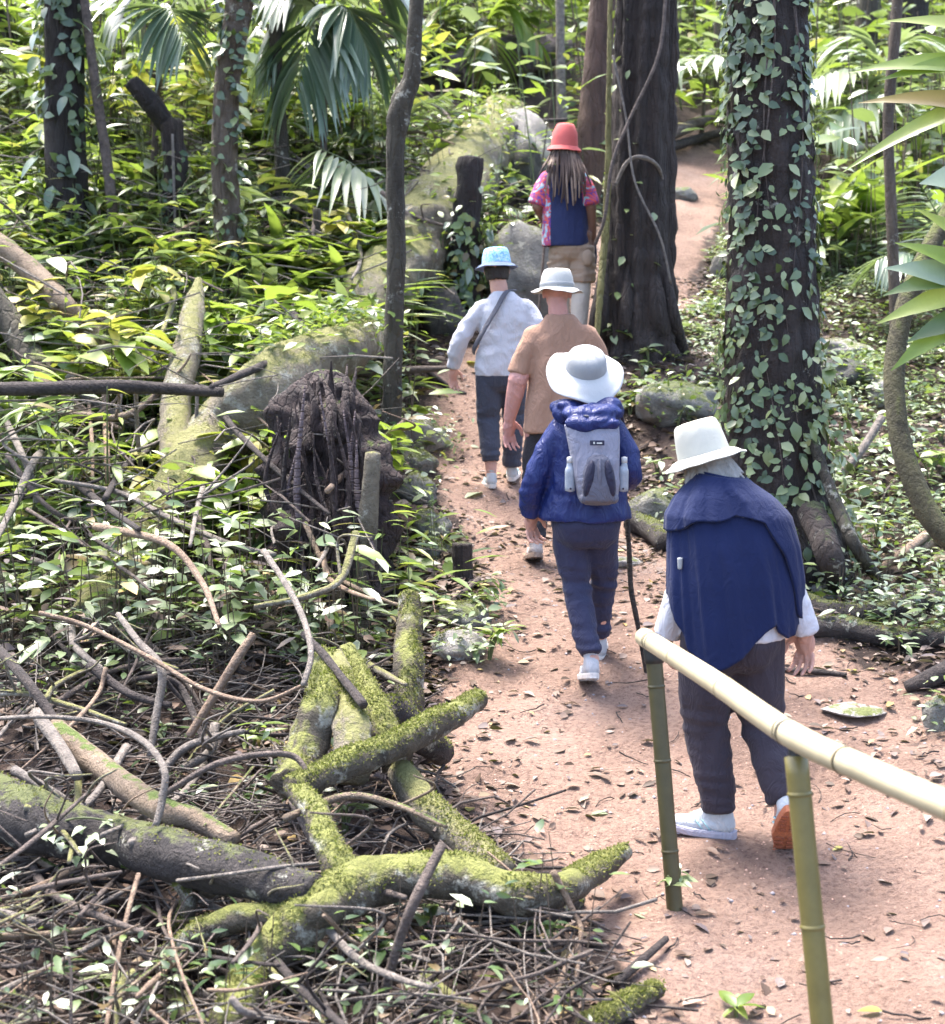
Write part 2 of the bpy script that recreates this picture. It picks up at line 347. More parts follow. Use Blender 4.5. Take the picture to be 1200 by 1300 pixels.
# ------------------------------------------------------------------ ground and path (two sheets from one height field)
def axis(lo, hi, a, b, fine, grow):
    xs = list(np.arange(a, b + 1e-6, fine)); s = fine; x = b
    while x < hi: s *= grow; x += s; xs.append(min(x, hi))
    s = fine; x = a
    while x > lo: s *= grow; x -= s; xs.insert(0, max(x, lo))
    return np.array(xs)
def sheet(name, xs, ys, lift, keep=None):
    X, Y = np.meshgrid(xs, ys); x = X.ravel(); y = Y.ravel(); z = height(x, y) + lift
    sdist = path_sd(x, y); nx = len(xs)
    i = np.arange(nx - 1); j = np.arange(len(ys) - 1); I, J = np.meshgrid(i, j); a = (J * nx + I).ravel()
    F = np.c_[a, a + 1, a + 1 + nx, a + nx]
    if keep is not None: F = F[keep(sdist)[F].all(1)]
    used = np.unique(F); remap = np.full(len(x), -1); remap[used] = np.arange(len(used)); F = remap[F]
    me = mesh_np(name, np.c_[x, y, z][used], F)
    amt = np.clip(.5 + sdist / .5, 0, 1)[used].astype(np.float32)
    at_ = me.attributes.new('path_amount', 'FLOAT', 'POINT'); at_.data.foreach_set('value', amt)
    return link(name, me, M['soil'])
gx = axis(-90, 90, -4.6, 5.2, .07, 1.12); gy = axis(-60, 110, 2.6, 15.0, .07, 1.10)
tag(sheet('ground', gx, gy, 0.0), 'dark forest floor of soil and roots rising to the back', 'ground', kind='structure')
px_ = axis(-1.2, 4.6, -1.2, 4.6, .04, 1.1); py_ = axis(0.0, 18.0, 2.0, 18.0, .05, 1.1)
tag(sheet('path', px_, py_, .004, lambda s: s > -.22), 'pinkish red trodden earth path climbing through the forest', 'path', kind='structure')

# ------------------------------------------------------------------ trees
def leaf_cloud(name, label, mat, pos, dirs, up, size, wid, fold=.15, droop=.25):
    """pos (n,3) stalk ends, dirs (n,3), size (n,): each leaf eight triangles, folded at the midrib and drooping"""
    n = len(pos); d = dirs / np.linalg.norm(dirs, axis=1, keepdims=True); x = np.cross(d, up); x /= np.linalg.norm(x, axis=1, keepdims=True) + 1e-9; z = np.cross(x, d)
    s = size[:, None]; w = s * wid[:, None] * .5; P = lambda t, k: pos + d * s * t + x * w * k + z * (fold * w * abs(k) - droop * s * t * t)
    V = np.stack([P(0, 0), P(.28, -.85), P(.28, .85), P(.62, -.82), P(.62, .82), P(1, 0), P(.30, 0), P(.64, 0)], 1).reshape(-1, 3); a = np.arange(n)[:, None] * 8
    T = np.array([[0, 6, 1], [0, 2, 6], [1, 6, 7], [1, 7, 3], [6, 2, 4], [6, 4, 7], [3, 7, 5], [7, 4, 5]]); F = (a[:, :, None] + T[None]).reshape(-1, 3)
    o = link(name, mesh_np(name, V, F, True), M[mat]); tag(o, label, None, None, 'stuff'); return o
def tree(label, P, wpx, mat, seg=16, n=40, rough=.10, flute=0, flutef=0, seed=0, sink=.25, top=6.5, group='trees standing in the forest', name='tree', nscale=5):
    """P: photo points from the base up; base on the ground, the rest at the base's depth"""
    b, d = G(*P[0]); pts = [b] + [at_y(x, y, b.y + .0) for x, y in P[1:]]
    rad = [w * .5 * d / FPX for w in wpx]
    pts = [pts[0] + Vector((0, 0, -sink))] + pts; rad = [rad[0] * 1.12] + rad
    if pts[-1].z < top:
        dv = (pts[-1] - pts[-2]).normalized(); dv.z = max(dv.z, .5); k = (top - pts[-1].z) / dv.z; pts.append(pts[-1] + dv * k); rad.append(rad[-1] * .82)
    t = root(name, b, label, 'tree', group)
    MB().tube([p - b for p in pts], rad, seg=seg, n=n, rough=rough, flute=flute, flutef=flutef, seed=seed, nscale=nscale).build('trunk', mat, t)
    return t, b, d, pts, rad
def surf_point(pts, rad, b, z, ang):
    for i in range(len(pts) - 1):
        if pts[i].z <= z <= pts[i + 1].z or i == len(pts) - 2:
            f = (z - pts[i].z) / max(1e-6, pts[i + 1].z - pts[i].z); f = max(0, min(1, f)); c = pts[i].lerp(pts[i + 1], f); r = rad[i] * (1 - f) + rad[i + 1] * f
            return c - b, r, Vector((math.cos(ang), math.sin(ang), 0))
def ivy_mass(t, b, pts, rad, n, z0, z1, size, matname, seed, out=.02, amin=-math.pi - .4, amax=.4):
    r_ = random.Random(seed); P = []; D = []; U = []
    for i in range(n):
        z = r_.uniform(z0, z1); a = r_.uniform(amin, amax)
        if mnoise.noise(Vector((a * 1.5, z * 1.6, seed))) < -.1: continue
        c, r, o = surf_point(pts, rad, b, z, a); P.append((b + c + o * (r * 1.03 + r_.uniform(0, out)))[:]); D.append((Vector((-o.y, o.x, 0)) * r_.uniform(-1, 1) + Vector((0, 0, r_.uniform(-1, .2))) + o * .25)[:]); U.append((o + Vector((0, 0, .3)))[:])
    m = len(P); o = leaf_cloud('ivy_leaves', None, matname, np.array(P) - np.array(b[:]), np.array(D), np.array(U), np.array([r_.uniform(*size) for _ in range(m)]), np.array([r_.uniform(.5, .75) for _ in range(m)])); o.parent = t
def climb(t, b, pts, rad, count, z0, z1, size, matname, seed=1, dens=None, out=.012, kind='ivy', a0=-1.25 * math.pi, a1=.25 * math.pi, name='leaf', flat=False):
    rnd = random.Random(seed); k = 0; tries = 0
    while k < count and tries < count * 8:
        tries += 1; z = rnd.uniform(z0, z1); a = rnd.uniform(a0, a1)
        c, r, o = surf_point(pts, rad, b, z, a)
        if dens and rnd.random() > dens((z - z0) / (z1 - z0), a, c): continue
        p = c + o * (r * 1.03 + rnd.uniform(0, out)); s = size * rnd.choice((.45, .7, .9, 1.0, 1.15, 1.4)) * rnd.uniform(.85, 1.15)
        side = Vector((-o.y, o.x, 0)); d = side * rnd.uniform(-.9, .9) + Vector((0, 0, rnd.uniform(-1, .35))) + o * rnd.uniform(.25, .9)
        if flat:
            d = side * rnd.uniform(-.8, .8) + Vector((0, 0, rnd.uniform(-1, -.05))) + o * rnd.uniform(.05, .5)
            lf = put_leaf(t, kind, matname, p, d, s, 0, name=name); lf.matrix_basis = Matrix.Translation(p) @ frame(d, o + Vector((0, 0, rnd.uniform(0, .8)))) @ Matrix.Diagonal((s, s, s, 1)); k += 1; continue
        put_leaf(t, kind, matname, p, d, s, rnd.uniform(-.5, .5), name=name); k += 1

T, b, d, pts, rad = tree('thick dark tree covered in climbing ivy behind the person in the blue wrap', [(990,712),(985,640),(981,480),(979,300),(977,150),(975,-10)],
     [176,140,116,104,98,94], M['bark_vine'], seg=64, n=120, rough=.10, flute=6, flutef=.06, seed=2, nscale=10)
def d1(t, a, c): return .35 + .65 * (mnoise.noise(Vector((a * 1.3, t * 9, 4))) > -.12)
climb(T, b, pts, rad, 215, .1 + b.z, b.z + 3.1, .080, 'leaf_ivy', 3, d1, a0=-math.pi - .35, a1=.35, flat=True)
climb(T, b, pts, rad, 75, .02 + b.z, b.z + 1.2, .085, 'leaf_ivy', 4, lambda t, a, c: 1 if -1.2 < a < .2 else .12, out=.12, a0=-math.pi, a1=.3)
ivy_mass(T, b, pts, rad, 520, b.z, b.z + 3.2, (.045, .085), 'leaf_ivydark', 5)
ivy_mass(T, b, pts, rad, 260, b.z, b.z + 1.0, (.05, .09), 'leaf_ivy', 6, out=.18, amin=-1.3, amax=.4)
ivy_mass(T, b, pts, rad, 520, b.z, b.z + 3.2, (.03, .075), 'leaf_ivy', 7, out=.03)
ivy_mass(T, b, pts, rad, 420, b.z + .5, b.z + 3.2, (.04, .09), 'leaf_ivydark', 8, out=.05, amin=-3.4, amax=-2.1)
for s in range(4):
    rr = random.Random(s + 40); a = rr.uniform(-2.9, -.2); z = rr.uniform(.1, .5); V = []
    for k in range(9):
        c, r, o = surf_point(pts, rad, b, b.z + z + k * .36, a + .25 * math.sin(k * .9 + s)); V.append(c + o * (r * 1.02 + .006))
    part_tube('vine_stem', M['stick_brown'], T, V, [.006, .005, .003], seg=5, n=24)
part_tube('buttress_root', M['bark_mossy'], T, [at(1032,560,7.7)-b, at(1062,640,7.5)-b, at(1090,700,7.35)-b, G(1118,738)[0]-b], [.03,.035,.035,.03], seg=8, n=16, rough=.15)
part_tube('buttress_root', M['bark_vine'], T, [at(960,640,7.6)-b, at(930,700,7.35)-b, G(905,735)[0]-b], [.09,.08,.05], seg=8, n=12, rough=.15)
part_tube('buttress_root', M['bark_vine'], T, [at(1030,650,7.6)-b, at(1055,710,7.3)-b, G(1062,752)[0]-b], [.08,.07,.04], seg=8, n=12, rough=.15)

T, b, d, pts, rad = tree('broad fluted dark tree with lianas beside the person in the red hat', [(812,446),(810,410),(812,340),(815,200),(818,80),(820,-10)],
     [108,92,82,76,72,70], M['bark_dark'], seg=72, n=120, rough=.09, flute=9, flutef=.15, seed=5, nscale=9)
climb(T, b, pts, rad, 60, .1 + b.z, b.z + 3.4, .075, 'leaf_ivy', 13, lambda t, a, c: 1 if math.cos(a) < -.3 else .15)
for k, (x0, x1, w) in enumerate(((768,754,22),(800,790,20),(828,846,26),(843,868,16))):
    part_tube('buttress_root', M['bark_dark'], T, [at_y(x0, 330, b.y - .16) - b, at_y((x0 + x1) / 2, 400, b.y - .26) - b, G(x1, 448)[0] - b], [w*.25*d/FPX, w*.5*d/FPX, w*.5*d/FPX], seg=8, n=14, rough=.15)
part_tube('liana', M['liana_moss'], T, [at_y(775,-10,b.y-.2)-b, at_y(773,120,b.y-.28)-b, at_y(772,220,b.y-.28)-b, at_y(768,300,b.y-.26)-b, at_y(762,370,b.y-.36)-b, at_y(757,448,b.y-.42)-b], [.018,.02,.026,.03,.028,.022], seg=9, n=50, rough=.25, nscale=14)
part_tube('liana', M['stick_brown'], T, [at_y(846,-10,b.y-.32)-b, at_y(836,70,b.y-.4)-b, at_y(800,150,b.y-.45)-b, at_y(778,205,b.y-.5)-b, at_y(768,275,b.y-.5)-b, at_y(756,310,b.y-.45)-b], [.015]*6, seg=6, n=40)
part_tube('liana', M['stick_grey'], T, [at_y(778,70,b.y-.32)-b, at_y(795,150,b.y-.36)-b, at_y(806,230,b.y-.4)-b, at_y(838,300,b.y-.42)-b, at_y(852,360,b.y-.36)-b], [.009]*5, seg=5, n=30)
part_tube('liana', M['stick_grey'], T, [at_y(781,236,b.y-.27)-b, at_y(797,205,b.y-.33)-b, at_y(818,200,b.y-.36)-b, at_y(838,216,b.y-.24)-b, at_y(846,262,b.y-.05)-b], [.014,.016,.018,.014,.008], seg=8, n=30, rough=.2)

tree('reddish brown tree directly behind the broad fluted tree', [(742,262),(748,200),(756,120),(766,0)], [44,40,36,34], M['bark_red'], seed=7)
T, b, d, pts, rad = tree('slim mossy pole tree with a crook halfway, left of the walkers', [(490,625),(496,560),(500,430),(503,330),(502,200),(508,140),(522,100),(526,50),(530,-10)],
     [28,25,25,23,23,29,22,19,18], M['bark_mossy'], seg=14, n=80, rough=.16, seed=9, nscale=12)
climb(T, b, pts, rad, 45, b.z + .02, b.z + 1.2, .06, 'leaf_mid', 21)
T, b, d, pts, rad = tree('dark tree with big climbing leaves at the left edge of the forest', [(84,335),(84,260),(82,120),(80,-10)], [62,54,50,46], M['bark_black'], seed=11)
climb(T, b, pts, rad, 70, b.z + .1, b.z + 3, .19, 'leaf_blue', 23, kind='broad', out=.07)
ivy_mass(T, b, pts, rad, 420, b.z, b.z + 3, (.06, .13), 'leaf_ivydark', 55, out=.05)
T, b, d, pts, rad = tree('slanting tree studded with small round climber leaves, left of the pole tree', [(292,415),(292,330),(286,220),(287,120),(302,20),(306,-10)], [44,38,34,32,34,34], M['bark_brown'], seed=12)
climb(T, b, pts, rad, 130, b.z + .05, b.z + 2.9, .11, 'leaf_ivy', 24)
ivy_mass(T, b, pts, rad, 300, b.z, b.z + 2.9, (.05, .10), 'leaf_ivydark', 56, out=.03)
tree('thin straight brown sapling trunk near the left edge', [(148,360),(140,240),(120,100),(106,-10)], [15,14,12,11], M['stick_brown'], seg=9, seed=13, rough=.06)
T, b, d, pts, rad = tree('slender greyish tree between the palms on the left bank', [(362,305),(358,200),(351,80),(349,-10)], [24,19,16,15], M['bark_mossy'], seg=10, seed=14)
tree('thin pale tree rising behind the red hat', [(714,170),(712,90),(711,-10)], [15,12,11], M['stick_grey'], seg=9, seed=15)
tree('thin dark sapling trunk standing at the right in front of the bright fronds', [(1138,480),(1136,380),(1131,250),(1128,150),(1137,40),(1140,-10)], [15,14,14,13,14,13], M['bark_brown'], seg=10, seed=16, rough=.08)
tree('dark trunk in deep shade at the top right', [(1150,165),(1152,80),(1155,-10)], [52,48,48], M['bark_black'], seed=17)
tree('mossy trunk at the top right, left of the deep shaded trunk', [(1098,150),(1100,70),(1104,-10)], [34,32,30], M['bark_mossy'], seed=18)
tree('far grey trunk between the fluted tree and the ivy tree', [(908,130),(910,60),(914,-10)], [10,9,9], M['bark_brown'], seg=8, seed=19)
tree('far slim trunk at the top left behind the yellow sapling', [(196,60),(196,20),(197,-20)], [14,13,12], M['bark_brown'], seg=8, seed=20)
tree('far pale trunk at the top behind the rotten log', [(668,40),(670,0),(672,-30)], [9,9,8], M['stick_grey'], seg=8, seed=26)
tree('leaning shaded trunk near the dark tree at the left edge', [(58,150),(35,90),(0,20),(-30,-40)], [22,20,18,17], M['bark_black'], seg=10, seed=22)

# ------------------------------------------------------------------ stumps, snags, logs, branches
def branch(label, P, mat, name='fallen_branch', cat='branch', group=None, seg=10, n=None, rough=.12, seed=None, flute=0, flutef=0, nscale=8, kids=()):
    """P: (px, py, width px, lift above the ground in m or ('d', depth))"""
    pts = []; rad = []
    for x, y, wd, lf in P:
        if isinstance(lf, tuple): p = at(x, y, lf[1]); d = lf[1]
        else: p, d = G(x, y, lf)
        pts.append(p); rad.append(wd * .5 * d / FPX)
    n = n or max(10, 7 * (len(P) - 1)); seed = seed if seed is not None else len(bpy.data.objects) % 97
    # even out the depth jumps that bumps in the ground cause
    for _ in range(2):
        for i in range(1, len(pts) - 1):
            m = ((pts[i - 1] - CAM).length + (pts[i + 1] - CAM).length) * .5; c = (pts[i] - CAM).length
            if abs(c - m) > .35 * (pts[i + 1] - pts[i - 1]).length: pts[i] = CAM + (pts[i] - CAM) * ((.5 * c + .5 * m) / c)
    o = pts[0].copy()
    ob = MB().tube([p - o for p in pts], rad, seg=seg, n=n, rough=rough, seed=seed, flute=flute, flutef=flutef, nscale=nscale).build(name, mat, None, o)
    tag(ob, label, cat, group)
    return ob, pts, rad
def sub(parent, name, mat, P, **k):
    o = parent.location; pts = []; rad = []
    for x, y, wd, lf in P:
        p, d = (at(x, y, lf[1]), lf[1]) if isinstance(lf, tuple) else G(x, y, lf)
        pts.append(p - o); rad.append(wd * .5 * d / FPX)
    return MB().tube(pts, rad, **{**dict(seg=8, n=16, rough=.2, nscale=9), **k}).build(name, mat, parent)

# upper logs
branch('huge pale mossy fallen trunk lying up the bank left of the walkers', [(640,150,60,.3),(600,205,84,.34),(560,270,96,.38),(520,325,96,.38),(478,378,86,.34),(442,430,66,.28)], M['log_pale'], 'fallen_log', 'log', seg=28, n=60, rough=.24, nscale=4)
L1, _, _ = branch('thick mossy leaning trunk arching down from the dark stump across the left bank', [(505,405,16,.5),(470,425,46,.68),(435,444,68,.75),(392,462,80,.72),(335,500,84,.62),(280,550,80,.5),(235,605,72,.4),(190,672,62,.28),(150,735,66,.2),(112,795,60,.1)], M['log_pale'], 'fallen_log', 'log', seg=30, n=90, rough=.22, nscale=4.5)
sub(L1, 'limb', M['log_pale'], [(228,600,48,.42),(222,520,40,.6),(236,450,36,.7),(246,395,30,.75),(252,355,10,.85)], seg=12, n=24)
branch('horizontal dark branch with a pale top reaching in from the left edge', [(-30,494,18,.95),(60,493,19,.95),(150,491,19,.93),(220,494,16,.9),(282,498,13,.85)], M['stick_dark'], rough=.08, n=40)
branch('pale smooth leaning trunk at the left edge above the horizontal branch', [(-40,285,30,.9),(30,335,30,.7),(80,385,28,.55),(120,430,26,.4),(158,480,22,.25)], M['log_tan'], 'leaning_log', 'log', n=30)
branch('mossy dark leaning trunk passing behind the horizontal branch', [(-20,365,34,.8),(20,420,36,.65),(55,480,36,.5),(105,545,40,.3),(150,600,40,.12)], M['bark_mossy'], 'leaning_log', 'log', n=34)
branch('thin grey stick leaning below the left end of the horizontal branch', [(-10,500,9,.6),(25,570,9,.5),(45,625,8,.3),(42,660,7,.15)], M['stick_grey'])
branch('dark knobbly branch in front of the strap leaved plants', [(268,492,8,.9),(320,470,11,.85),(375,448,11,.8),(438,432,9,.75)], M['stick_dark'], rough=.2)
branch('rotten purple brown log lying across the top of the slope', [(566,92,40,.25),(610,80,52,.3),(660,70,50,.3),(712,60,40,.3)], M['rotten'], 'rotten_log', 'log', seg=18, n=34, rough=.2, nscale=3, flute=7, flutef=.1)
branch('dark decayed log end beside the rotten purple brown log', [(470,58,30,.2),(520,62,34,.2),(566,72,30,.2)], M['log_dark'], 'rotten_log', 'log', rough=.2)
branch('fallen grey log beside the far bend of the path', [(838,178,15,.2),(880,158,15,.25),(938,130,12,.3)], M['stick_brown'], 'fallen_log', 'log')
branch('second darker log beneath the grey log at the far bend', [(840,190,13,.1),(880,178,12,.1),(925,165,10,.1)], M['stick_dark'], 'fallen_log', 'log')
branch('bare forked branch resting on the pale boulder', [(604,172,6,.5),(650,163,7,.55),(690,154,6,.6),(720,152,5,.6)], M['stick_dark'])
def fuzz(ob, n, size, matname, seed=1, up=.25):
    """moss tufts standing on the upper faces of a log: real small blades"""
    me = ob.data; m = len(me.polygons); c = np.empty(m * 3); nr = np.empty(m * 3); ar = np.empty(m); me.polygons.foreach_get('center', c); me.polygons.foreach_get('normal', nr); me.polygons.foreach_get('area', ar); c = c.reshape(-1, 3); nr = nr.reshape(-1, 3)
    g = np.random.default_rng(seed); wv = ar * np.clip(nr[:, 2] - up + .15, 0, 1); wv *= np.array([mnoise.noise(Vector(p) * 4.0 + Vector((seed, 0, 0))) > -.2 for p in c]); k = g.choice(m, n, p=(wv + 1e-7) / (wv + 1e-7).sum()); j = g.normal(0, 1, (n, 3)) * np.sqrt(ar[k])[:, None] * .4; j -= nr[k] * (j * nr[k]).sum(1, keepdims=True)
    o = leaf_cloud('moss', None, matname, c[k] + j, nr[k] + g.normal(0, .9, (n, 3)), np.array([0, 0, 1.0]) + g.normal(0, .4, (n, 3)), g.uniform(*size, n), g.uniform(.25, .6, n)); o.parent = ob
def leafy(ob, n, size, matname, seed=1):
    """small creepers and leaves sprouting along a log's upper side"""
    me = ob.data; m = len(me.polygons); c = np.empty(m * 3); nr = np.empty(m * 3); ar = np.empty(m); me.polygons.foreach_get('center', c); me.polygons.foreach_get('normal', nr); me.polygons.foreach_get('area', ar); c = c.reshape(-1, 3); nr = nr.reshape(-1, 3)
    g = np.random.default_rng(seed); wv = ar * np.clip(nr[:, 2] + .5, 0, 1); wv *= np.array([max(0, mnoise.noise(Vector(p) * 2.2 + Vector((seed * .37, seed * 1.1, .5))) + .05) for p in c]); k = g.choice(m, n, p=(wv + 1e-7) / (wv + 1e-7).sum())
    o = leaf_cloud('creeper_leaves', None, matname, c[k] + nr[k] * g.uniform(0, .14, (n, 1)) + g.normal(0, .04, (n, 3)), np.c_[g.normal(0, 1, (n, 2)), g.uniform(-.4, .7, n)], np.array([0, 0, 1.0]) + g.normal(0, .35, (n, 3)), g.uniform(*size, n), g.uniform(.3, .6, n)); o.parent = ob
# snag on the left
def snag(label, P, wpx, mat, name='tree_stump', cat='stump', rough=.18, seed=3, **k):
    b, d = G(*P[0]); pts = [b + Vector((0, 0, -.15))] + [b] + [at_y(x, y, b.y) for x, y in P[1:]]
    rad = [wpx[0] * .56 * d / FPX] + [w * .5 * d / FPX for w in wpx]
    t = root(name, b, label, cat); MB().tube([p - b for p in pts], rad, seg=16, n=26, rough=rough, seed=seed, nscale=7, **k).build('trunk', mat, t)
    return t, b, d, pts, rad
T, b, d, pts, rad = snag('dark broken snag with a splintered top on the left bank', [(216,345),(218,270),(222,200),(214,152)], [36,30,28,26], M['bark_dark'], flute=5, flutef=.2, rough=.3)
ivy_mass(T, b, pts, rad, 120, b.z, b.z + 1.0, (.05, .10), 'leaf_mid', 58, out=.05)
part_tube('broken_limb', M['bark_black'], T, [at_y(212,158,b.y) - b, at_y(188,128,b.y - .1) - b, at_y(166,103,b.y - .15) - b], [.085,.085,.07], seg=12, n=12, rough=.2)
part_tube('hanging_root', M['stick_grey'], T, [at_y(219,170,b.y-.2) - b, at_y(221,240,b.y-.2) - b, at_y(224,330,b.y - .2) - b], [.012]*3, seg=6, n=12)
T, b, d, pts, rad = snag('upright dark stump post with leafy climber beside the blue hat', [(590,395),(592,300),(596,200)], [40,34,31], M['bark_black'], seed=5, rough=.28, flute=7, flutef=.1)
climb(T, b, pts, rad, 50, b.z, b.z + .75, .12, 'leaf_blue', 31, kind='broad', out=.08)
ivy_mass(T, b, pts, rad, 420, b.z - .1, b.z + .8, (.05, .12), 'leaf_mid', 57, out=.10)
climb(T, b, pts, rad, 14, b.z + .7, b.z + 1.1, .08, 'leaf_ivy', 32)
T, b, d, pts, rad = snag('small mossy post stub among the strap leaved plants', [(406,395),(405,340),(402,265)], [13,12,11], M['bark_mossy'], seed=6)
T, b, d, pts, rad = snag('short dark cut stump at the left edge of the path', [(588,735),(587,712),(587,690)], [27,26,25], M['bark_dark'], seed=8, rough=.12)

# decayed stump with its root mass
b, d = G(425, 770); b = b + Vector((0, .2, 0))
t = root('decayed_stump', b, 'big dark decayed stump and root mass under the leaning trunk', 'stump')
mb = MB(); mb.tube([at_y(416,800,b.y) - b, at_y(416,700,b.y) - b, at_y(416,600,b.y+.12) - b, at_y(414,530,b.y+.2) - b, at_y(426,475,b.y+.25) - b], [.40,.34,.32,.27,.10], seg=48, n=60, rough=.32, nscale=6, flute=7, flutef=.16)
mb.build('trunk', M['decay'], t)
rr = random.Random(5)
for k in range(7):
    x = rr.uniform(375, 470); y0 = 545 - 50 * (1 - abs(x - 425) / 90); part_tube('splinter', M['decay'], t, [at_y(x, y0 + 60, b.y - rr.uniform(-.05, .22)) - b, at_y(x + rr.uniform(-6, 6), y0 + 15, b.y - rr.uniform(0, .12)) - b, at_y(x + rr.uniform(-14, 14), y0 - rr.uniform(8, 40), b.y - rr.uniform(-.05, .1)) - b], [.04, .03, .004], seg=6, n=8, rough=.3)
for k in range(24):
    x = rr.uniform(352, 476); y0 = rr.uniform(480, 600); y1 = rr.uniform(680, 800); dy = -.33 * math.sqrt(max(.05, 1 - ((x - 416) / 76) ** 2)) + rr.uniform(-.03, .05)
    part_tube('root', M[rr.choice(('decay', 'decay', 'decay', 'rotten'))], t, [at_y(x, y0, b.y + dy + .05) - b, at_y(x + rr.uniform(-25, 25), (y0 + y1) / 2, b.y + dy) - b, at_y(x + rr.uniform(-35, 35), y1, b.y + dy - .1) - b],
              [.004, rr.uniform(.008, .024), .006], seg=6, n=14, rough=.2)
branch('pale upright root post left of the pole tree base', [(458,800,32,.02),(462,720,28,.3),(468,650,26,.6),(474,575,20,.9)], M['log_pale'], 'root_post', 'root', n=24, seg=14)
branch('short pale upright root beside the root post', [(432,800,20,.02),(430,765,18,.15),(428,735,14,.28)], M['log_tan'], 'root_post', 'root', n=12)

# the tangle in front
A = 'mossy roots and logs of the tangle by the path'
RC, _, _ = branch('bright mossy root crown with branching arms at the bottom of the tangle', [(285,1310,50,.10),(318,1248,54,.14),(362,1190,56,.2),(408,1150,66,.26),(470,1120,66,.28),(530,1112,58,.28),(590,1115,56,.26),(650,1135,54,.24),(715,1128,44,.2),(765,1098,34,.16),(795,1080,24,.15)], M['log_moss'], 'mossy_root', 'root', seg=24, n=110, rough=.22, nscale=6)
sub(RC, 'arm', M['log_moss'], [(425,1150,44,.28),(370,1165,40,.25),(310,1165,38,.24),(255,1185,34,.18),(215,1215,26,.08)], seg=14, n=30)
sub(RC, 'arm', M['log_moss'], [(440,1120,50,.3),(415,1075,40,.35),(400,1030,34,.35),(372,1000,30,.35)], seg=14, n=24)
sub(RC, 'arm', M['log_moss'], [(228,1120,20,.25),(240,1145,22,.18),(222,1195,24,.06)], seg=10, n=14)
sub(RC, 'arm', M['log_dark'], [(590,1135,50,.16),(640,1160,46,.1),(690,1160,40,.06),(730,1140,30,.04)], seg=12, n=14)
branch('heavy dark log with a pale mossy top lying into the root crown', [(-60,1010,70,.22),(0,1025,78,.24),(70,1050,72,.25),(150,1068,66,.28),(235,1090,66,.3),(320,1112,60,.3),(400,1135,46,.3)], M['log_dark'], 'fallen_log', 'log', group=None, seg=28, n=90, rough=.16)
branch('tan bare log lying behind the heavy dark log', [(70,925,30,.3),(130,975,32,.32),(200,1025,34,.34),(250,1042,30,.33),(298,1068,24,.28)], M['log_tan'], 'fallen_log', 'log', n=30)
C_, _, _ = branch('green mossy branch stub pointing over the path', [(372,1002,36,.35),(430,975,38,.36),(490,950,40,.36),(550,922,38,.36),(608,888,26,.36)], M['log_moss'], 'mossy_branch', 'branch', seg=20, n=60, rough=.2)
sub(C_, 'stub', M['log_dark'], [(520,935,30,.30),(545,945,34,.2),(560,955,34,.12)], seg=10)
branch('pale log slab lying along the path edge above the root crown', [(508,978,34,.24),(540,1025,46,.22),(585,1065,44,.2),(640,1108,34,.16)], M['log_pale'], 'fallen_log', 'log', seg=16, n=26)
branch('wide mossy buttress rising left of the broken stub', [(372,1000,56,.25),(390,945,54,.35),(408,890,44,.42),(412,835,30,.45)], M['log_moss'], 'mossy_buttress', 'root', seg=24, n=40, rough=.22, flute=5, flutef=.1)
branch('narrow pale mossy buttress next to the wide one', [(445,985,50,.25),(448,930,48,.35),(436,880,38,.42),(425,835,26,.45)], M['log_pale'], 'mossy_buttress', 'root', seg=24, n=40, rough=.22, flute=5, flutef=.1)
branch('mossy buttress slanting right down to the broken stub', [(505,970,44,.18),(480,915,46,.3),(455,865,36,.38),(440,825,24,.4)], M['log_moss'], 'mossy_buttress', 'root', seg=24, n=40, rough=.22, flute=4, flutef=.1)
branch('upright mossy stump post at the edge of the litter slope', [(520,905,38,.08),(520,850,36,.22),(518,800,34,.36),(520,757,28,.48)], M['log_moss'], 'mossy_post', 'root', seg=24, n=40, rough=.24)
branch('hollow dark log end between the mossy buttresses', [(470,905,34,.2),(500,905,46,.2),(535,925,30,.14)], M['log_dark'], 'fallen_log', 'log', seg=14, n=14)
branch('mossy log at the bottom edge beside the path', [(745,1310,38,.03),(790,1280,34,.04),(835,1255,24,.04)], M['log_moss'], 'fallen_log', 'log')
branch('pale broken stick half buried at the bottom centre', [(535,1240,20,.05),(575,1270,20,.05),(610,1290,14,.03)], M['log_pale'], n=10)
S = 'single sticks lying across the tangle'
def stick(label, P, mat, **k): return branch(label, P, M[mat], 'stick', 'stick', None, **{**dict(seg=6, rough=.1), **k})
stick('brown stick leaning diagonally against the root crown', [(488,1262,13,.1),(505,1200,13,.25),(528,1140,15,.42),(562,1072,12,.5)], 'stick_brown', seg=8)
stick('orange brown bent twig standing in front of the mossy arm', [(702,1270,8,.02),(720,1225,8,.06),(738,1185,7,.12),(722,1145,8,.2),(702,1106,9,.28)], 'stick_tan')
stick('short tan twig beside the bent twig', [(722,1275,6,.02),(732,1240,6,.05),(736,1200,5,.08)], 'stick_tan')
stick('short dark stick lying by the post foot', [(782,1248,12,.03),(812,1222,12,.04),(846,1192,9,.05)], 'stick_dark')
stick('dark slanting stick at the left edge above the heavy log', [(-20,805,13,.35),(30,860,14,.32),(70,915,14,.3),(112,985,14,.28)], 'stick_dark')
stick('grey broken limb crossing the tan log', [(45,905,17,.35),(75,945,18,.35),(98,985,16,.33)], 'stick_grey')
stick('pale slanting stick above the tan log', [(240,935,11,.25),(268,890,11,.4),(300,838,12,.5),(322,805,11,.55)], 'stick_tan')
stick('upright pale stick with a bend left of the pale slanting stick', [(190,960,9,.2),(200,900,11,.35),(205,850,12,.45),(176,815,10,.5),(150,780,8,.5)], 'stick_grey')
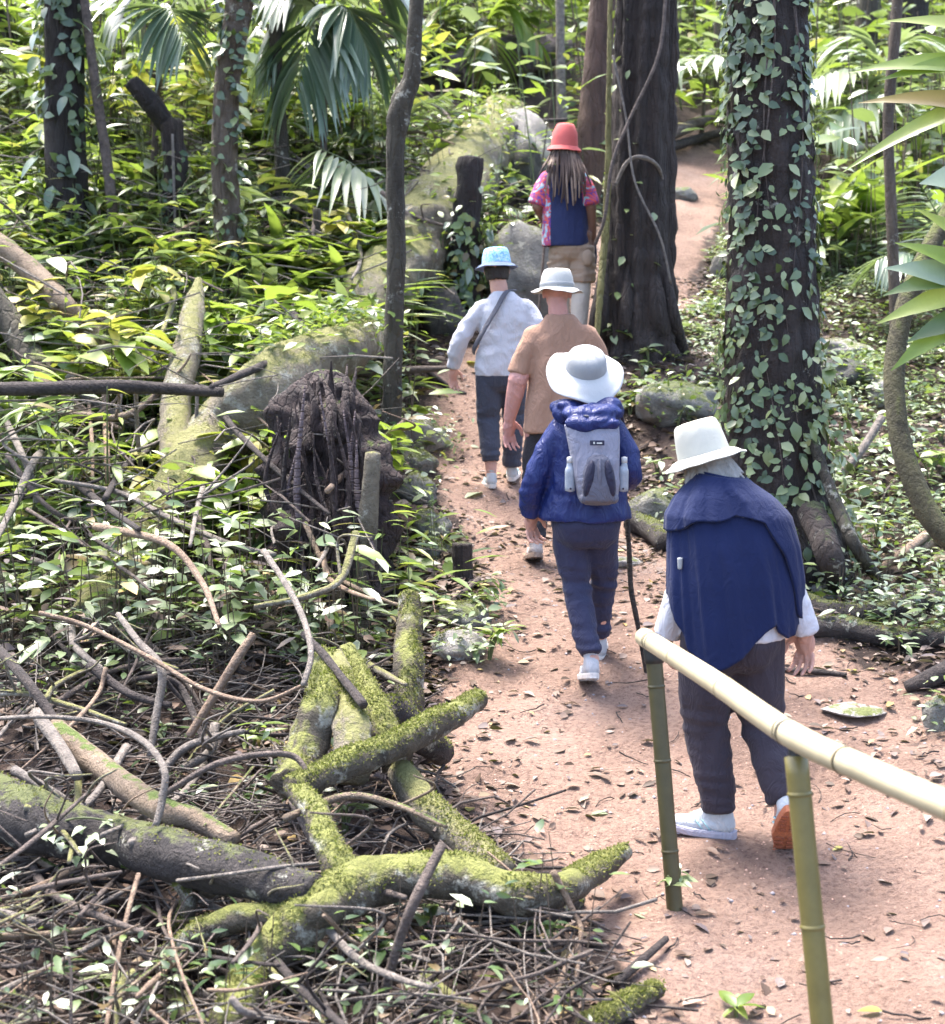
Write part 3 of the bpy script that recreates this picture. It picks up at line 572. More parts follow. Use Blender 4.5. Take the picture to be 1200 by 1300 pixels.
stick('long thin vine sagging across the tangle', [(50,778,6,.5),(110,795,6,.5),(190,835,6,.5),(260,875,6,.48),(330,890,6,.48),(390,868,5,.5)], 'stick_tan', n=50)
stick('hooked pale vine curling above the heavy log', [(0,912,6,.5),(60,910,6,.52),(130,918,7,.54),(180,940,9,.56),(208,975,10,.52),(206,1015,10,.46),(198,1048,9,.4)], 'stick_grey', n=50)
stick('arched reddish brown stick right of the hooked vine', [(178,1030,9,.35),(225,998,9,.42),(275,970,9,.46),(330,958,9,.46),(372,960,8,.44),(392,982,7,.38)], 'stick_brown', n=40)
stick('dark curved root running down into the mossy buttress', [(385,805,9,.55),(410,830,11,.55),(440,868,12,.5),(462,895,13,.45)], 'stick_dark', n=30)
stick('looping vine above the mossy buttresses', [(335,700,9,.7),(362,740,9,.68),(385,785,9,.66),(395,830,8,.6),(385,870,7,.52)], 'stick_grey', n=34)
stick('dark thin branch crossing the mossy ground left of the stump', [(70,610,6,.5),(150,625,7,.5),(210,655,8,.48),(290,690,8,.45),(350,705,7,.45)], 'stick_grey', n=30)
stick('hanging pale root below the horizontal branch', [(172,488,6,.9),(174,540,6,.6),(180,615,7,.2)], 'stick_grey')
stick('second hanging pale root near the end of the horizontal branch', [(250,488,5,.85),(250,520,5,.7),(246,560,5,.5)], 'stick_grey')
stick('reddish stick crossing the dark hollow under the heavy log', [(-10,1145,8,.1),(50,1125,8,.15),(110,1095,9,.2)], 'stick_tan')
stick('purplish stick slanting below the dark hollow', [(-5,1262,9,.1),(50,1235,9,.14),(90,1215,8,.15),(140,1190,8,.15),(185,1180,7,.12)], 'stick_grey')
stick('light upright reed stem at the bottom left', [(135,1305,7,.1),(150,1215,7,.2),(162,1160,7,.25),(176,1110,7,.3)], 'stick_tan')
stick('brown slanting stick under the heavy log', [(30,1160,9,.06),(75,1125,10,.12),(116,1075,9,.2)], 'stick_brown')
stick('bluish pale stick at the left edge near the bottom', [(-10,1155,10,.12),(35,1168,11,.12),(72,1178,9,.1)], 'stick_grey')
stick('long dark stick lying under the mossy arm', [(175,1205,8,.1),(215,1240,9,.1),(255,1262,8,.1),(300,1290,7,.08)], 'stick_dark')
stick('stick with a mossy end below the mossy arm', [(205,1225,22,.04),(225,1265,22,.05),(250,1305,22,.05)], 'log_pale', n=12)
stick('thin dark twig crossing the front of the mossy arm', [(240,1210,5,.22),(300,1220,6,.24),(355,1226,5,.26)], 'stick_dark')
stick('thin pale twig lying on the dark log under the leaf cluster', [(225,1118,5,.3),(290,1110,5,.36),(360,1100,5,.36),(415,1095,4,.33)], 'stick_grey')
stick('dark twig lying on the path behind the handrail', [(985,850,6,.02),(1030,852,8,.03),(1075,857,6,.02)], 'stick_dark')
stick('grey stick leaning over the litter slope by the cut stump', [(552,790,6,.03),(575,765,6,.05),(608,735,7,.08)], 'stick_brown')
stick('thin stick lying at the path edge near the yellow fallen leaves', [(545,478,6,.03),(565,490,6,.03),(592,500,4,.02)], 'stick_dark')
stick('dark stick curving from the strap grass towards the path', [(538,468,6,.1),(555,480,6,.08),(572,492,5,.03)], 'stick_dark')
stick('grey leaning pole right of the ivy tree', [(1072,598,11,.3),(1095,570,11,.4),(1120,530,11,.55)], 'stick_grey')
for k, (lab, P, m) in enumerate((('pale root spreading at the right edge, uppermost', [(1118,722,10,.05),(1150,700,13,.1),(1178,678,12,.12),(1210,665,10,.12)], 'stick_tan'),
        ('pale root spreading at the right edge, in the middle', [(1160,705,11,.05),(1180,690,13,.09),(1210,668,13,.12)], 'log_tan'),
        ('pale root spreading at the right edge, lowest', [(1172,725,11,.04),(1195,705,12,.08),(1225,690,12,.1)], 'log_tan'))): stick(lab, P, m)
branch('mossy fallen log at the right side of the path, nearest the tree', [(1000,755,26,.06),(1060,778,30,.06),(1130,775,26,.06),(1210,752,22,.06)], M['log_dark'], 'fallen_log', 'log', n=30)
branch('lower dark mossy log bordering the path at the right', [(1025,795,30,.05),(1080,798,32,.05),(1140,810,26,.05),(1215,808,24,.05)], M['log_dark'], 'fallen_log', 'log', n=30)
branch('dark rotting branch at the right edge of the path', [(1150,872,14,.04),(1180,862,24,.05),(1225,838,26,.06)], M['stick_dark'], n=12)
branch('grey log end poking out beside the backpack walker', [(800,660,28,.08),(826,672,30,.08),(845,690,26,.06)], M['log_dark'], 'fallen_log', 'log')
branch('thick mossy liana curving down at the right edge', [(1225,230,18,('d',6.2)),(1196,285,22,('d',6.1)),(1160,360,26,('d',6.0)),(1140,430,26,('d',5.95)),(1136,500,26,('d',5.9)),(1146,570,27,('d',5.85)),(1170,635,28,('d',5.8)),(1205,685,28,('d',5.75)),(1260,735,28,('d',5.7))], M['liana_moss2'], 'liana', 'liana', seg=14, n=60, rough=.1)

for i_, o_ in enumerate([q for q in COL.objects if q.type == 'MESH' and q.parent is None and q.name.split('.')[0] in ('mossy_root', 'mossy_branch', 'mossy_buttress', 'mossy_post', 'fallen_log') and q.data.materials[0].name in ('log_moss', 'log_pale', 'log_dark')]):
    dk = o_.data.materials[0].name == 'log_dark'; fuzz(o_, 700 if dk else 4200 if max(o_.dimensions) > .9 else 1700, (.005, .015), 'moss_leaf', i_ + 1, .55 if dk else .3)
    if o_.data.materials[0].name == 'log_pale' and max(o_.dimensions) > 1.5:
        leafy(o_, 520, (.04, .12), 'leaf_mid', i_ + 90); leafy(o_, 300, (.04, .11), 'leaf_bright', i_ + 91)
    for ch in o_.children:
        if ch.name.split('.')[0] in ('arm', 'limb', 'stub'): fuzz(ch, 1100, (.005, .014), 'moss_leaf', i_ + 50)
# ------------------------------------------------------------------ rocks
def rock(label, px, py, wpx, hpx, mat, seed, sub_=4, deep=.8, name='rock'):
    c, d = G(px, py + hpx * .35); sx = wpx * .5 * d / FPX; sz = hpx * .55 * d / FPX
    bm = bmesh.new(); bmesh.ops.create_icosphere(bm, subdivisions=sub_, radius=1)
    o = Vector((seed * 3.1, seed * 1.7, 0))
    for v in bm.verts:
        p = v.co.copy(); q = 1 + .35 * mnoise.noise(p * .9 + o) + .18 * mnoise.noise(p * 2.3 + o) + .06 * mnoise.noise(p * 6 + o)
        for a in range(5):
            nn = Vector((math.sin(seed + a * 2.1), math.cos(seed * 1.3 + a), math.sin(a * 1.7 + seed) * .6 + .3)).normalized(); k = (p * q).dot(nn)
            if k > .78: q *= .78 / k * .6 + .4
        v.co = Vector((p.x * q * sx, p.y * q * sx * deep, p.z * q * sz))
    me = bpy.data.meshes.new(name); bm.to_mesh(me); bm.free(); smooth(me)
    o = tag(link(name, me, M[mat], None, c + Vector((0, 0, sz * .35))), label, 'rock')
    if hpx > 24: leafy(o, int(30 + wpx * .9), (.03, .075), 'leaf_mid' if seed % 2 else 'leaf_pale', seed + 200); fuzz(o, int(300 + wpx * 12), (.004, .012), 'moss_leaf', seed + 300, .4)
    return o
rock('large grey boulder on the slope below the red hat walker', 664, 335, 112, 130, 'rock', 1, 4)
rock('huge pale mossy boulder above the shaded gap near the red hat', 656, 190, 120, 110, 'rock_pale', 2, 4)
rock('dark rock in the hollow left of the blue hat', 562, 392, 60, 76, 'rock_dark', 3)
rock('flat pale rock at the head of the row of edging stones', 532, 548, 66, 46, 'rock_pale', 4)
rock('rounded mossy edging stone below the flat pale rock', 530, 582, 54, 32, 'rock', 5)
rock('mossy edging stone in the middle of the row', 530, 618, 54, 40, 'rock', 6)
rock('squarish mossy edging stone near the cut stump', 546, 664, 48, 40, 'rock', 7)
rock('low mossy stone just left of the cut stump', 551, 693, 44, 28, 'rock', 8)
rock('pale rock below the grey stick on the litter slope', 590, 775, 62, 36, 'rock', 9)
rock('grey rock with small plants at the path edge', 582, 818, 70, 40, 'rock_pale', 10)
rock('big low mossy rock right of the path beyond the brown shirt walker', 858, 505, 120, 60, 'rock', 11)
rock('mossy rock beside the white bucket hat', 832, 640, 80, 44, 'rock', 12)
rock('grey rock slab high on the right slope', 1068, 440, 70, 26, 'rock_pale', 13)
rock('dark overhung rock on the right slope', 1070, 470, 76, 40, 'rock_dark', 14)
rock('pale rock under the curving liana', 1122, 500, 50, 40, 'rock_pale', 15)
rock('smooth pale stone on the right bank above the fallen logs', 1042, 752, 60, 34, 'rock_pale', 16)
rock('flat stone bedded in the path at the right', 1085, 900, 80, 10, 'rock_pale', 17)
rock('grey rock at the right edge of the frame', 1192, 905, 46, 56, 'rock', 18)
rock('flat stone bedded in the path between the two blue walkers', 795, 712, 44, 14, 'rock_pale', 19)
rock('mossy hump at the far bend left of the path', 864, 245, 40, 22, 'rock', 20)
rock('rock beside the far path right of the fluted tree', 920, 335, 40, 40, 'rock', 21)
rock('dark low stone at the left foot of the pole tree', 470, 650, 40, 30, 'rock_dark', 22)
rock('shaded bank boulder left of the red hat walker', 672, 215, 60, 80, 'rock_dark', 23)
# ------------------------------------------------------------------ bamboo handrail
hb, hd = G(857, 1155); hr = root('handrail', hb, 'bamboo handrail on two posts along the right foreground of the path', 'handrail')
def rl(px, py, d): return at(px, py, d) - hb
railP = [rl(818,809,4.95), rl(905,864,4.15), rl(1002,931,3.48), rl(1100,978,3.08), rl(1200,1022,2.78), rl(1330,1078,2.45)]
rail = part_tube('rail', M['bamboo_rail'], hr, railP, [.033, .0335, .033, .031, .030, .029], seg=24, n=60, cap=False)
q, _ = catmull(railP, 300)
def ring(f, r, w, mat, nm, parent):
    k = int(f * 300); a = q[k]; t = (q[min(300, k + 1)] - q[max(0, k - 1)]).normalized()
    return MB().tube([a - t * w, a, a + t * w], [r * .985, r, r * .985], seg=24, n=4, cap=False).build(nm, M[mat], parent)
for f, r in ((.10, .0350), (.235, .0352), (.545, .0335), (.83, .0318)): ring(f, r, .004, 'bamboo_node', 'node_ring', rail)
for f_ in (.392, .397, .402, .024, .029, .034): ring(f_, .0352 if f_ > .1 else .0348, .0022, 'wire', 'wire_tie', rail); ring(.549, .0340, .003, 'wire', 'wire_tie', rail)
# the open end: wall, and a black disc painted as the shade inside
t0 = (q[0] - q[1]).normalized()
MB().tube([q[0] + t0 * .002, q[0] - t0 * .004], [.0328, .0328], seg=24, n=1).build('cut_end', M['bamboo_node'], rail)
MB().tube([q[0] + t0 * .0045, q[0] + t0 * .003], [.024, .024], seg=20, n=1).build('hollow', M['wire'], rail)
p1t = rl(829, 818, 4.9); p1b = Vector((0, 0, 0)); p1m = p1t.lerp(p1b, .5)
dn = (p1b - p1t).normalized()
post = part_tube('post', M['bamboo_dark'], hr, [p1t + dn * .012, p1m, p1b + dn * .2], [.0285, .028, .0285], seg=20, n=24, rough=.02)
for f in (.16, .44, .78): 
    c = p1t.lerp(p1b, f); MB().tube([c - dn * .006, c, c + dn * .006], [.029, .0315, .029], seg=20, n=4, cap=False).build('node_ring', M['bamboo_dark'], post)
c = p1t + dn * .035; MB().tube([c - dn * .03, c, c + dn * .03], [.034, .034, .033], seg=20, n=4).build('collar', M['wire'], post)
p2t = rl(1010, 950, 3.45)
p2b_, dd = G(1062, 1560); p2b = p2b_ - hb
# foot of the near post: straight below its visible length
v = at(1044, 1300, 3.4) - hb - p2t; k = (p2b_.z - .2 - (p2t + hb).z) / v.z; p2b = p2t + v * k; dn = v.normalized()
post = part_tube('post', M['bamboo_post'], hr, [p2t + dn * .02, p2t.lerp(p2b, .5), p2b], [.0285, .0275, .028], seg=24, n=30, rough=.02)
for f in (.085, .33, .62): 
    c = p2t.lerp(p2b, f); MB().tube([c - dn * .006, c, c + dn * .006], [.0285, .0315, .0285], seg=20, n=4, cap=False).build('node_ring', M['bamboo_post'], post)
c = p2t + dn * .012; MB().tube([c - dn * .035, c, c + dn * .02], [.017, .018, .02], seg=12, n=4).build('tenon', M['wire'], post)
# ------------------------------------------------------------------ people: each body is one continuous remeshed surface, clothes follow it
class Blob:
    def __init__(s): s.bm = bmesh.new()
    def cap(s, p, q, r0, r1, n=14, flat=1.0, ax=None):
        """tapering capsule from p to q"""
        p = Vector(p); q = Vector(q); t = (q - p).normalized(); nx = (Vector(ax) if ax else Vector((0, 1, 0)) if abs(t.y) < .8 else Vector((1, 0, 0))); nx = (nx - t * nx.dot(t)).normalized(); ny = t.cross(nx)
        rings = []
        for a in (-80, -50, -20): rings.append((p + t * math.sin(R(a)) * r0, r0 * math.cos(R(a))))
        for f in (.33, .66): rings.append((p.lerp(q, f), r0 + (r1 - r0) * f))
        for a in (20, 50, 80): rings.append((q + t * math.sin(R(a)) * r1, r1 * math.cos(R(a))))
        s._rings([[c + (nx * math.cos(2 * math.pi * j / n) * flat + ny * math.sin(2 * math.pi * j / n)) * r for j in range(n)] for c, r in rings]); return s
    def chain(s, P, rad, **k):
        for i in range(len(P) - 1): s.cap(P[i], P[i + 1], rad[i], rad[i + 1], **k)
        return s
    def ell(s, c, r, rot=None):
        m = Matrix.Translation(c) @ (rot.to_4x4() if rot else Matrix.Identity(4)) @ Matrix.Diagonal((*r, 1)); bmesh.ops.create_icosphere(s.bm, subdivisions=3, radius=1, matrix=m); return s
    def _rings(s, rings):
        vs = [[s.bm.verts.new(v) for v in r] for r in rings]; n = len(vs[0])
        for a, b in zip(vs, vs[1:]):
            for j in range(n): s.bm.faces.new((a[j], a[(j + 1) % n], b[(j + 1) % n], b[j]))
        s.bm.faces.new(vs[0][::-1]); s.bm.faces.new(vs[-1])
    def loft(s, rings, n=28, sq=2.3):
        """rings: (x, y, z, rx, ry) level sections, superellipse"""
        out = []
        for x, y, z, rx, ry in rings:
            o = []
            for j in range(n):
                a = 2 * math.pi * j / n; c, d = math.cos(a), math.sin(a)
                o.append(Vector((x + rx * math.copysign(abs(c) ** (2 / sq), c), y + ry * math.copysign(abs(d) ** (2 / sq), d), z)))
            out.append(o)
        s._rings(out); return s
    def mesh(s, name, voxel=.008, it=3, fn=None):
        bmesh.ops.recalc_face_normals(s.bm, faces=s.bm.faces); me = bpy.data.meshes.new('tmp'); s.bm.to_mesh(me); s.bm.free(); o = bpy.data.objects.new('tmp', me); COL.objects.link(o)
        r = o.modifiers.new('r', 'REMESH'); r.mode = 'VOXEL'; r.voxel_size = voxel; sm = o.modifiers.new('s', 'SMOOTH'); sm.iterations = it; sm.factor = .5
        out = bpy.data.meshes.new_from_object(o.evaluated_get(bpy.context.evaluated_depsgraph_get())); bpy.data.objects.remove(o); bpy.data.meshes.remove(me); out.name = name
        if fn:
            nrm = [v.normal.copy() for v in out.vertices]
            for v, nn in zip(out.vertices, nrm): v.co += nn * fn(v.co)
            out.update()
        out.materials.clear(); return smooth(out)
    def put(s, name, mat, parent, **k): return link(name, s.mesh(name, **k), M[mat], parent)
def folds(amp, sx=9, sz=3, seed=0, fine=0.0):
    """soft cloth folds, longer along z"""
    o = Vector((seed * 7.3, seed * 2.1, 0))
    def f(p):
        w = mnoise.noise(Vector((p.x * 3, p.y * 3, p.z * 3)) + o) * .12
        return amp * (mnoise.noise(Vector(((p.x + w) * sx, p.y * sx, (p.z + w) * sz)) + o) + .45 * mnoise.noise(Vector((p.x * sx * 2.2, p.y * sx * 2.2, (p.z + w * 2) * sz * 3.2)) + o)) + fine * mnoise.noise(p * 60)
    return f
def bunch(amp, zc, wd, f=60, seed=0):
    """horizontal creases gathered round a height, for cuffs and knees"""
    return lambda p: amp * math.exp(-((p.z - zc) / wd) ** 2) * mnoise.noise(Vector((p.x * 9 + seed, p.y * 9, p.z * f)))
def hand(B, wrist, d, palm, thumb, curl=.5, s=1.0):
    """palm, four unequal bent fingers and a thumb; d: wrist to fingers, palm: way the palm faces, thumb: side the thumb leaves"""
    wrist = Vector(wrist); d = Vector(d).normalized(); palm = Vector(palm); palm = (palm - d * palm.dot(d)).normalized(); sd = d.cross(palm)
    if sd.dot(Vector(thumb)) < 0: sd = -sd
    rot = Matrix((sd, d, palm)).transposed(); B.ell(wrist + d * .045 * s, (.040 * s, .052 * s, .016 * s), rot); B.cap(wrist - d * .02, wrist + d * .03 * s, .027 * s, .026 * s)
    for k, (off_, L) in enumerate(((.031, .072), (.011, .082), (-.010, .076), (-.030, .060))):
        p = wrist + (d * .088 + sd * off_) * s; a = 0; rr = .0090 * s
        for seg, f in enumerate((.45, .32, .23)):
            a += curl * (.45 if seg == 0 else .8); v = d * math.cos(a) + palm * math.sin(a) + sd * off_ * 4.2; q = p + v.normalized() * L * f * s; B.cap(p, q, rr, rr * .93, n=8); p = q; rr *= .93
    p = wrist + (d * .025 + sd * .030) * s; q = p + (d * .7 + sd * .75 + palm * .35).normalized() * .042 * s; B.cap(p, q, .014 * s, .0115 * s, n=8); e = q + (d * .95 + sd * .1 + palm * .45).normalized() * .034 * s; B.cap(q, e, .0112 * s, .0095 * s, n=8)
def head(B, c, yaw=0, pitch=0, roll=0, s=1.0, neck=None):
    """head facing +Y before yaw/pitch/roll, with brow, nose, lips, chin and ears"""
    rot = (Matrix.Rotation(yaw, 3, 'Z') @ Matrix.Rotation(pitch, 3, 'X') @ Matrix.Rotation(roll, 3, 'Y')); c = Vector(c); P = lambda x, y, z: c + rot @ (Vector((x, y, z)) * s)
    B.ell(c + rot @ Vector((0, -.012, .03)) * s, (.076 * s, .098 * s, .085 * s), rot); B.ell(P(0, .012, -.035), (.063 * s, .078 * s, .082 * s), rot)
    B.ell(P(0, .062, -.098), (.026 * s, .024 * s, .022 * s)); B.cap(P(0, .088, .012), P(0, .108, -.025), .010 * s, .015 * s, n=8); B.ell(P(0, .085, -.062), (.025 * s, .012 * s, .012 * s)); B.cap(P(-.035, .078, .022), P(.035, .078, .022), .012 * s, .012 * s, n=8)
    for sg in (-1, 1): B.ell(P(sg * .078, -.01, -.015), (.010 * s, .018 * s, .031 * s), rot)
    if neck is not None: B.cap(neck, P(0, -.02, -.06), .062 * s, .055 * s)
    return P, rot
def eyes(parent, P, s=1.0):
    for sg in (-1, 1):
        b = bmesh.new(); bmesh.ops.create_icosphere(b, subdivisions=2, radius=.012 * s, matrix=Matrix.Translation(P(sg * .031, .082, .002))); me = bpy.data.meshes.new('eye'); b.to_mesh(me); b.free(); link('eye', smooth(me), M['eye'], parent)
def hat(t, c, rot, crown, h, brim, mats, droop=.25, wave=.012, seed=0, top=.78, band=None, ry=1.12, shape='bucket', bdroop=None, panel=0):
    """crown with a flat or rounded top, sewn panels, and a drooping brim; c: middle of the crown's base"""
    n = 56; rd = random.Random(seed); V = []; F = []; rot = rot.to_3x3()
    prof = {'bucket': [(1.02, 0), (.985, .3), (.93, .62), (top + .06, .90), (top, .98), (top - .08, 1.02), (top * .55, 1.05), (.02, 1.06)], 'round': [(1.02, 0), (1.0, .25), (.96, .5), (.86, .74), (.68, .91), (.42, 1.02), (.02, 1.06)]}[shape]
    def pt(r, a, z, wv): 
        k = 1 + .010 * mnoise.noise(Vector((math.cos(a) * 2 + seed, math.sin(a) * 2, z * 20)))
        if panel and r > .3 * crown: k -= .012 * (abs(math.sin(a * panel / 2)) < .12)
        return Vector(c) + rot @ Vector((r * k * math.cos(a), r * k * math.sin(a) * ry, z + wv))
    for r, z in prof:
        for j in range(n): a = 2 * math.pi * j / n; V.append(pt(r * crown, a, z * h, .0025 * mnoise.noise(Vector((math.cos(a) * 3, math.sin(a) * 3, z * 4 + seed))) * (z > .3)))
    for i in range(len(prof) - 1):
        for j in range(n): a = i * n + j; b = i * n + (j + 1) % n; F.append((a, b, b + n, a + n))
    F.append(tuple(range((len(prof) - 1) * n, len(prof) * n)))
    me = bpy.data.meshes.new('hat'); me.from_pydata(V, [], F); H = link('hat', smooth(me), M[mats[0]], t); V = []; F = []
    rows = 9
    for side in (0, 1):
        for i in range(rows):
            f = i / (rows - 1)
            for j in range(n):
                a = 2 * math.pi * j / n; back = max(0, -math.sin(a)); dr = droop + ((bdroop - droop) * back if bdroop is not None else 0)
                r = crown * 1.0 + brim * f; z = -brim * dr * f ** 1.15 + wave * f * (mnoise.noise(Vector((math.cos(a) * 1.6 + seed * 3, math.sin(a) * 1.6, 0))) * 2) + .0015 * math.sin(f * 40)
                V.append(pt(r, a, z - side * .004, 0))
    for side in (0, 1):
        for i in range(rows - 1):
            for j in range(n): o = side * rows * n; a = o + i * n + j; b = o + i * n + (j + 1) % n; F.append((a, a + n, b + n, b) if side else (a, b, b + n, a + n))
    for j in range(n): a = (rows - 1) * n + j; b = (rows - 1) * n + (j + 1) % n; F.append((a, b, b + rows * n, a + rows * n))
    me = bpy.data.meshes.new('brim'); me.from_pydata(V, [], F); link('brim', smooth(me), M[mats[1]], H)
    if band:
        V = []; F = []
        for i, (r, z) in enumerate(((1.005, .04), (1.045, .06), (1.03, .27), (.995, .29))):
            for j in range(n): a = 2 * math.pi * j / n; V.append(pt(r * crown, a, z * h, 0))
        for i in range(3):
            for j in range(n): a = i * n + j; b = i * n + (j + 1) % n; F.append((a, b, b + n, a + n))
        me = bpy.data.meshes.new('band'); me.from_pydata(V, [], F); link('band', smooth(me), M[band], H)
    return H
def shoe(t, ankle, toe, mats, L=.27, side=1, up=None, collar=.05):
    """ankle: joint; toe: ground point of the toe; the foot points from the heel to the toe"""
    ankle = Vector(ankle); toe = Vector(toe); z = Vector(up) if up else Vector((0, 0, 1)); y = toe - ankle; y = (y - z * y.dot(z)).normalized() if up else y
    if not up:
        # the sole's plane: ankle stands .085 above it and .06 ahead of the heel
        f = toe - ankle; D = f.length; al = math.atan2(.075, L - .06); fd = f.normalized(); x = fd.cross(Vector((0, 0, 1))); x = x.normalized() if x.length > .2 else Vector((1, 0, 0)); y = (Matrix.Rotation(al, 3, x) @ fd).normalized(); z = x.cross(y).normalized(); x = y.cross(z)
    else: x = y.cross(z)
    rot = Matrix((x, y, z)).transposed(); o = ankle - z * .085 - y * .065; S = L / .27
    W = lambda a, b, c: o + rot @ (Vector((a, b, c)) * S)
    B = Blob(); B.chain([W(0, .05, .045), W(.003 * side, .13, .043), W(.006 * side, .205, .034)], [.038 * S, .042 * S, .034 * S], ax=z, flat=.85); B.ell(W(.004 * side, .225, .032), (.038 * S, .042 * S, .024 * S), rot); B.cap(W(0, .045, .05), W(0, .062, .105), .040 * S, .038 * S); B.cap(W(0, .06, .09), W(.003 * side, .15, .055), .034 * S, .032 * S)
    sh = B.put('shoe', mats[0], t, voxel=.007, it=3); V = []; F = []; n = 30
    for lvl, (zz, k) in enumerate(((0, .94), (.004, 1.0), (.020, 1.03), (.028, .98))):
        for j in range(n):
            a = 2 * math.pi * j / n; yy = .5 - .5 * math.cos(a); wd = (.036 + .013 * math.sin(math.pi * min(1, yy * 1.15 - .1)) if yy > .1 else .036) + .004 * (yy > .55); xx = math.sin(a); xx = math.copysign(abs(xx) ** .6, xx) * wd
            V.append(W(xx * k + .006 * side * yy, .27 * yy * (1.01 if k > .97 else .99), zz + .012 * max(0, yy - .75) * 2))
    for i in range(3):
        for j in range(n): a = i * n + j; b = i * n + (j + 1) % n; F.append((a, b, b + n, a + n))
    F.append(tuple(range(n))[::-1]); F.append(tuple(range(3 * n, 4 * n))); me = bpy.data.meshes.new('sole'); me.from_pydata(V, [], F); link('sole', me, M[mats[1]], sh)
    # tread: lugs proud of the sole
    mb = MB()
    for k in range(9):
        yy = .03 + k * .026; wv = .030 + .010 * (k > 4); 
        if k == 4: continue
        for sg in (-1, 1):
            c = [W(sg * .006, yy, -.001), W(sg * wv, yy - .006, -.001), W(sg * wv, yy + .008, -.001), W(sg * .006, yy + .014, -.001)]; e = [p - z * .004 for p in c]; mb.add(c + e, [(4, 5, 6, 7), (0, 1, 5, 4), (1, 2, 6, 5), (2, 3, 7, 6), (3, 0, 4, 7)])
    mb.build('tread', M[mats[2] if len(mats) > 2 else mats[1]], sh, Vector((0, 0, 0)), sm=False)
    for k in range(4):
        yy = .115 + k * .022; zz = .096 - k * .0115; part_tube('lace', M['hat_white'], sh, [W(-.022, yy - .004, zz - .012), W(0, yy, zz), W(.022, yy + .004, zz - .012)], [.0028] * 3, seg=5, n=6)
    for sg in (-1, 1):
        for k in range(2): part_tube('side_stripe', M[mats[3] if len(mats) > 3 else mats[1]], sh, [W(sg * .040, .09 + k * .03, .030), W(sg * .0435, .105 + k * .03, .048), W(sg * .036, .125 + k * .028, .066)], [.004] * 3, seg=6, n=8, flat=.5)
    # collar opening and a heel tab
    MB().tube([W(0, .062, .112), W(0, .066, .128)], [.037 * S, .035 * S], seg=16, n=2).build('collar', M[mats[3] if len(mats) > 3 else mats[0]], sh, Vector((0, 0, 0))); return sh

def cloth(name, col, rough=.85, scale=260, bmp=.25, var=.16, sheen=.06, big=6, crease=.55):
    m, n, l, b = new_mat(name); c = coords(n); t = tex(n, l, big, 4, .6, c); k = tex(n, l, scale, 2, .6, c)
    l.new(mixc(n, l, t.outputs[0], tuple(x * (1 - var) for x in col), tuple(min(1, x * (1 + var)) for x in col)), b.inputs['Base Color']); b.inputs['Roughness'].default_value = rough; b.inputs['Sheen Weight'].default_value = sheen; b.inputs['Specular IOR Level'].default_value = .3
    mp = n.new('ShaderNodeMapping'); mp.inputs['Scale'].default_value = (1, 1, .55); l.new(c, mp.inputs[0]); cr = tex(n, l, 17, 3, .55, mp.outputs[0]); cr.inputs['Distortion'].default_value = 1.2
    ab = math_(n, l, 'ABSOLUTE', math_(n, l, 'SUBTRACT', cr.outputs[0], .5), 0); k2 = n.new('ShaderNodeBump'); k2.inputs['Strength'].default_value = crease; k2.inputs['Distance'].default_value = .035; l.new(ab, k2.inputs['Height'])
    k1 = bump(n, l, k.outputs[0], bmp, .002, b); l.new(k2.outputs[0], k1.inputs['Normal']); M[name] = m
cloth('navy_knit', (.006, .013, .058), .9, 260, .6, .2, .05, 6, .28); cloth('navy_shell', (.012, .021, .105), .45, 40, .35, .2, 0); cloth('navy_dark', (.018, .028, .12), .6)
cloth('white_cotton', (.52, .51, .55)); cloth('hat_white', (.50, .50, .50), .9, 180, .4, .12, .05, 6, .12); cloth('hat_cream', (.49, .485, .43), .9, 200, .4, .12, .05, 6, .12); cloth('hat_grey', (.46, .46, .44), .9, 200, .4, .12, .05, 6, .12); cloth('hat_greyband', (.30, .31, .32), .9, 200, .4, .12, .05, 6, .12); cloth('hat_red', (.60, .13, .12), .85, 200, .4, .12, .05, 6, .12)
cloth('hat_slate', (.11, .15, .24), .9); cloth('brown_tee', (.33, .19, .13), .9); cloth('trouser_char', (.040, .032, .043), .9, 300, .3, .2); cloth('trouser_navy', (.030, .032, .070), .8, 300, .3, .25); cloth('trouser_slate', (.055, .06, .085), .85, 200, .3, .3); cloth('trouser_black', (.028, .026, .032), .9); cloth('denim', (.22, .30, .42), .9)
cloth('khaki', (.34, .25, .185), .9); cloth('gaiter', (.47, .41, .35), .9); cloth('pack_grey', (.11, .11, .145), .7, 120, .4, .12); cloth('pack_light', (.22, .22, .28), .7, 120, .4, .1); cloth('pack_dark', (.02, .02, .045), .6); cloth('strap_grey', (.09, .09, .11), .8); cloth('shirt_navy', (.022, .03, .09), .85)
cloth('shoe_white', (.46, .48, .50), .7, 120, .4, .1); cloth('shoe_grey', (.42, .42, .44), .7, 120, .4, .15); cloth('shoe_tan', (.46, .40, .37), .8, 120, .4, .15); cloth('sole_orange', (.40, .13, .06), .6, 60, .3, .2); cloth('sole_white', (.66, .62, .58), .6); cloth('sole_brown', (.27, .20, .16), .7); cloth('sole_violet', (.36, .35, .42), .6)
cloth('sole_orange_dark', (.30, .09, .045), .6); cloth('teal_trim', (.30, .52, .55), .7); cloth('boot_dark', (.05, .04, .035), .7)
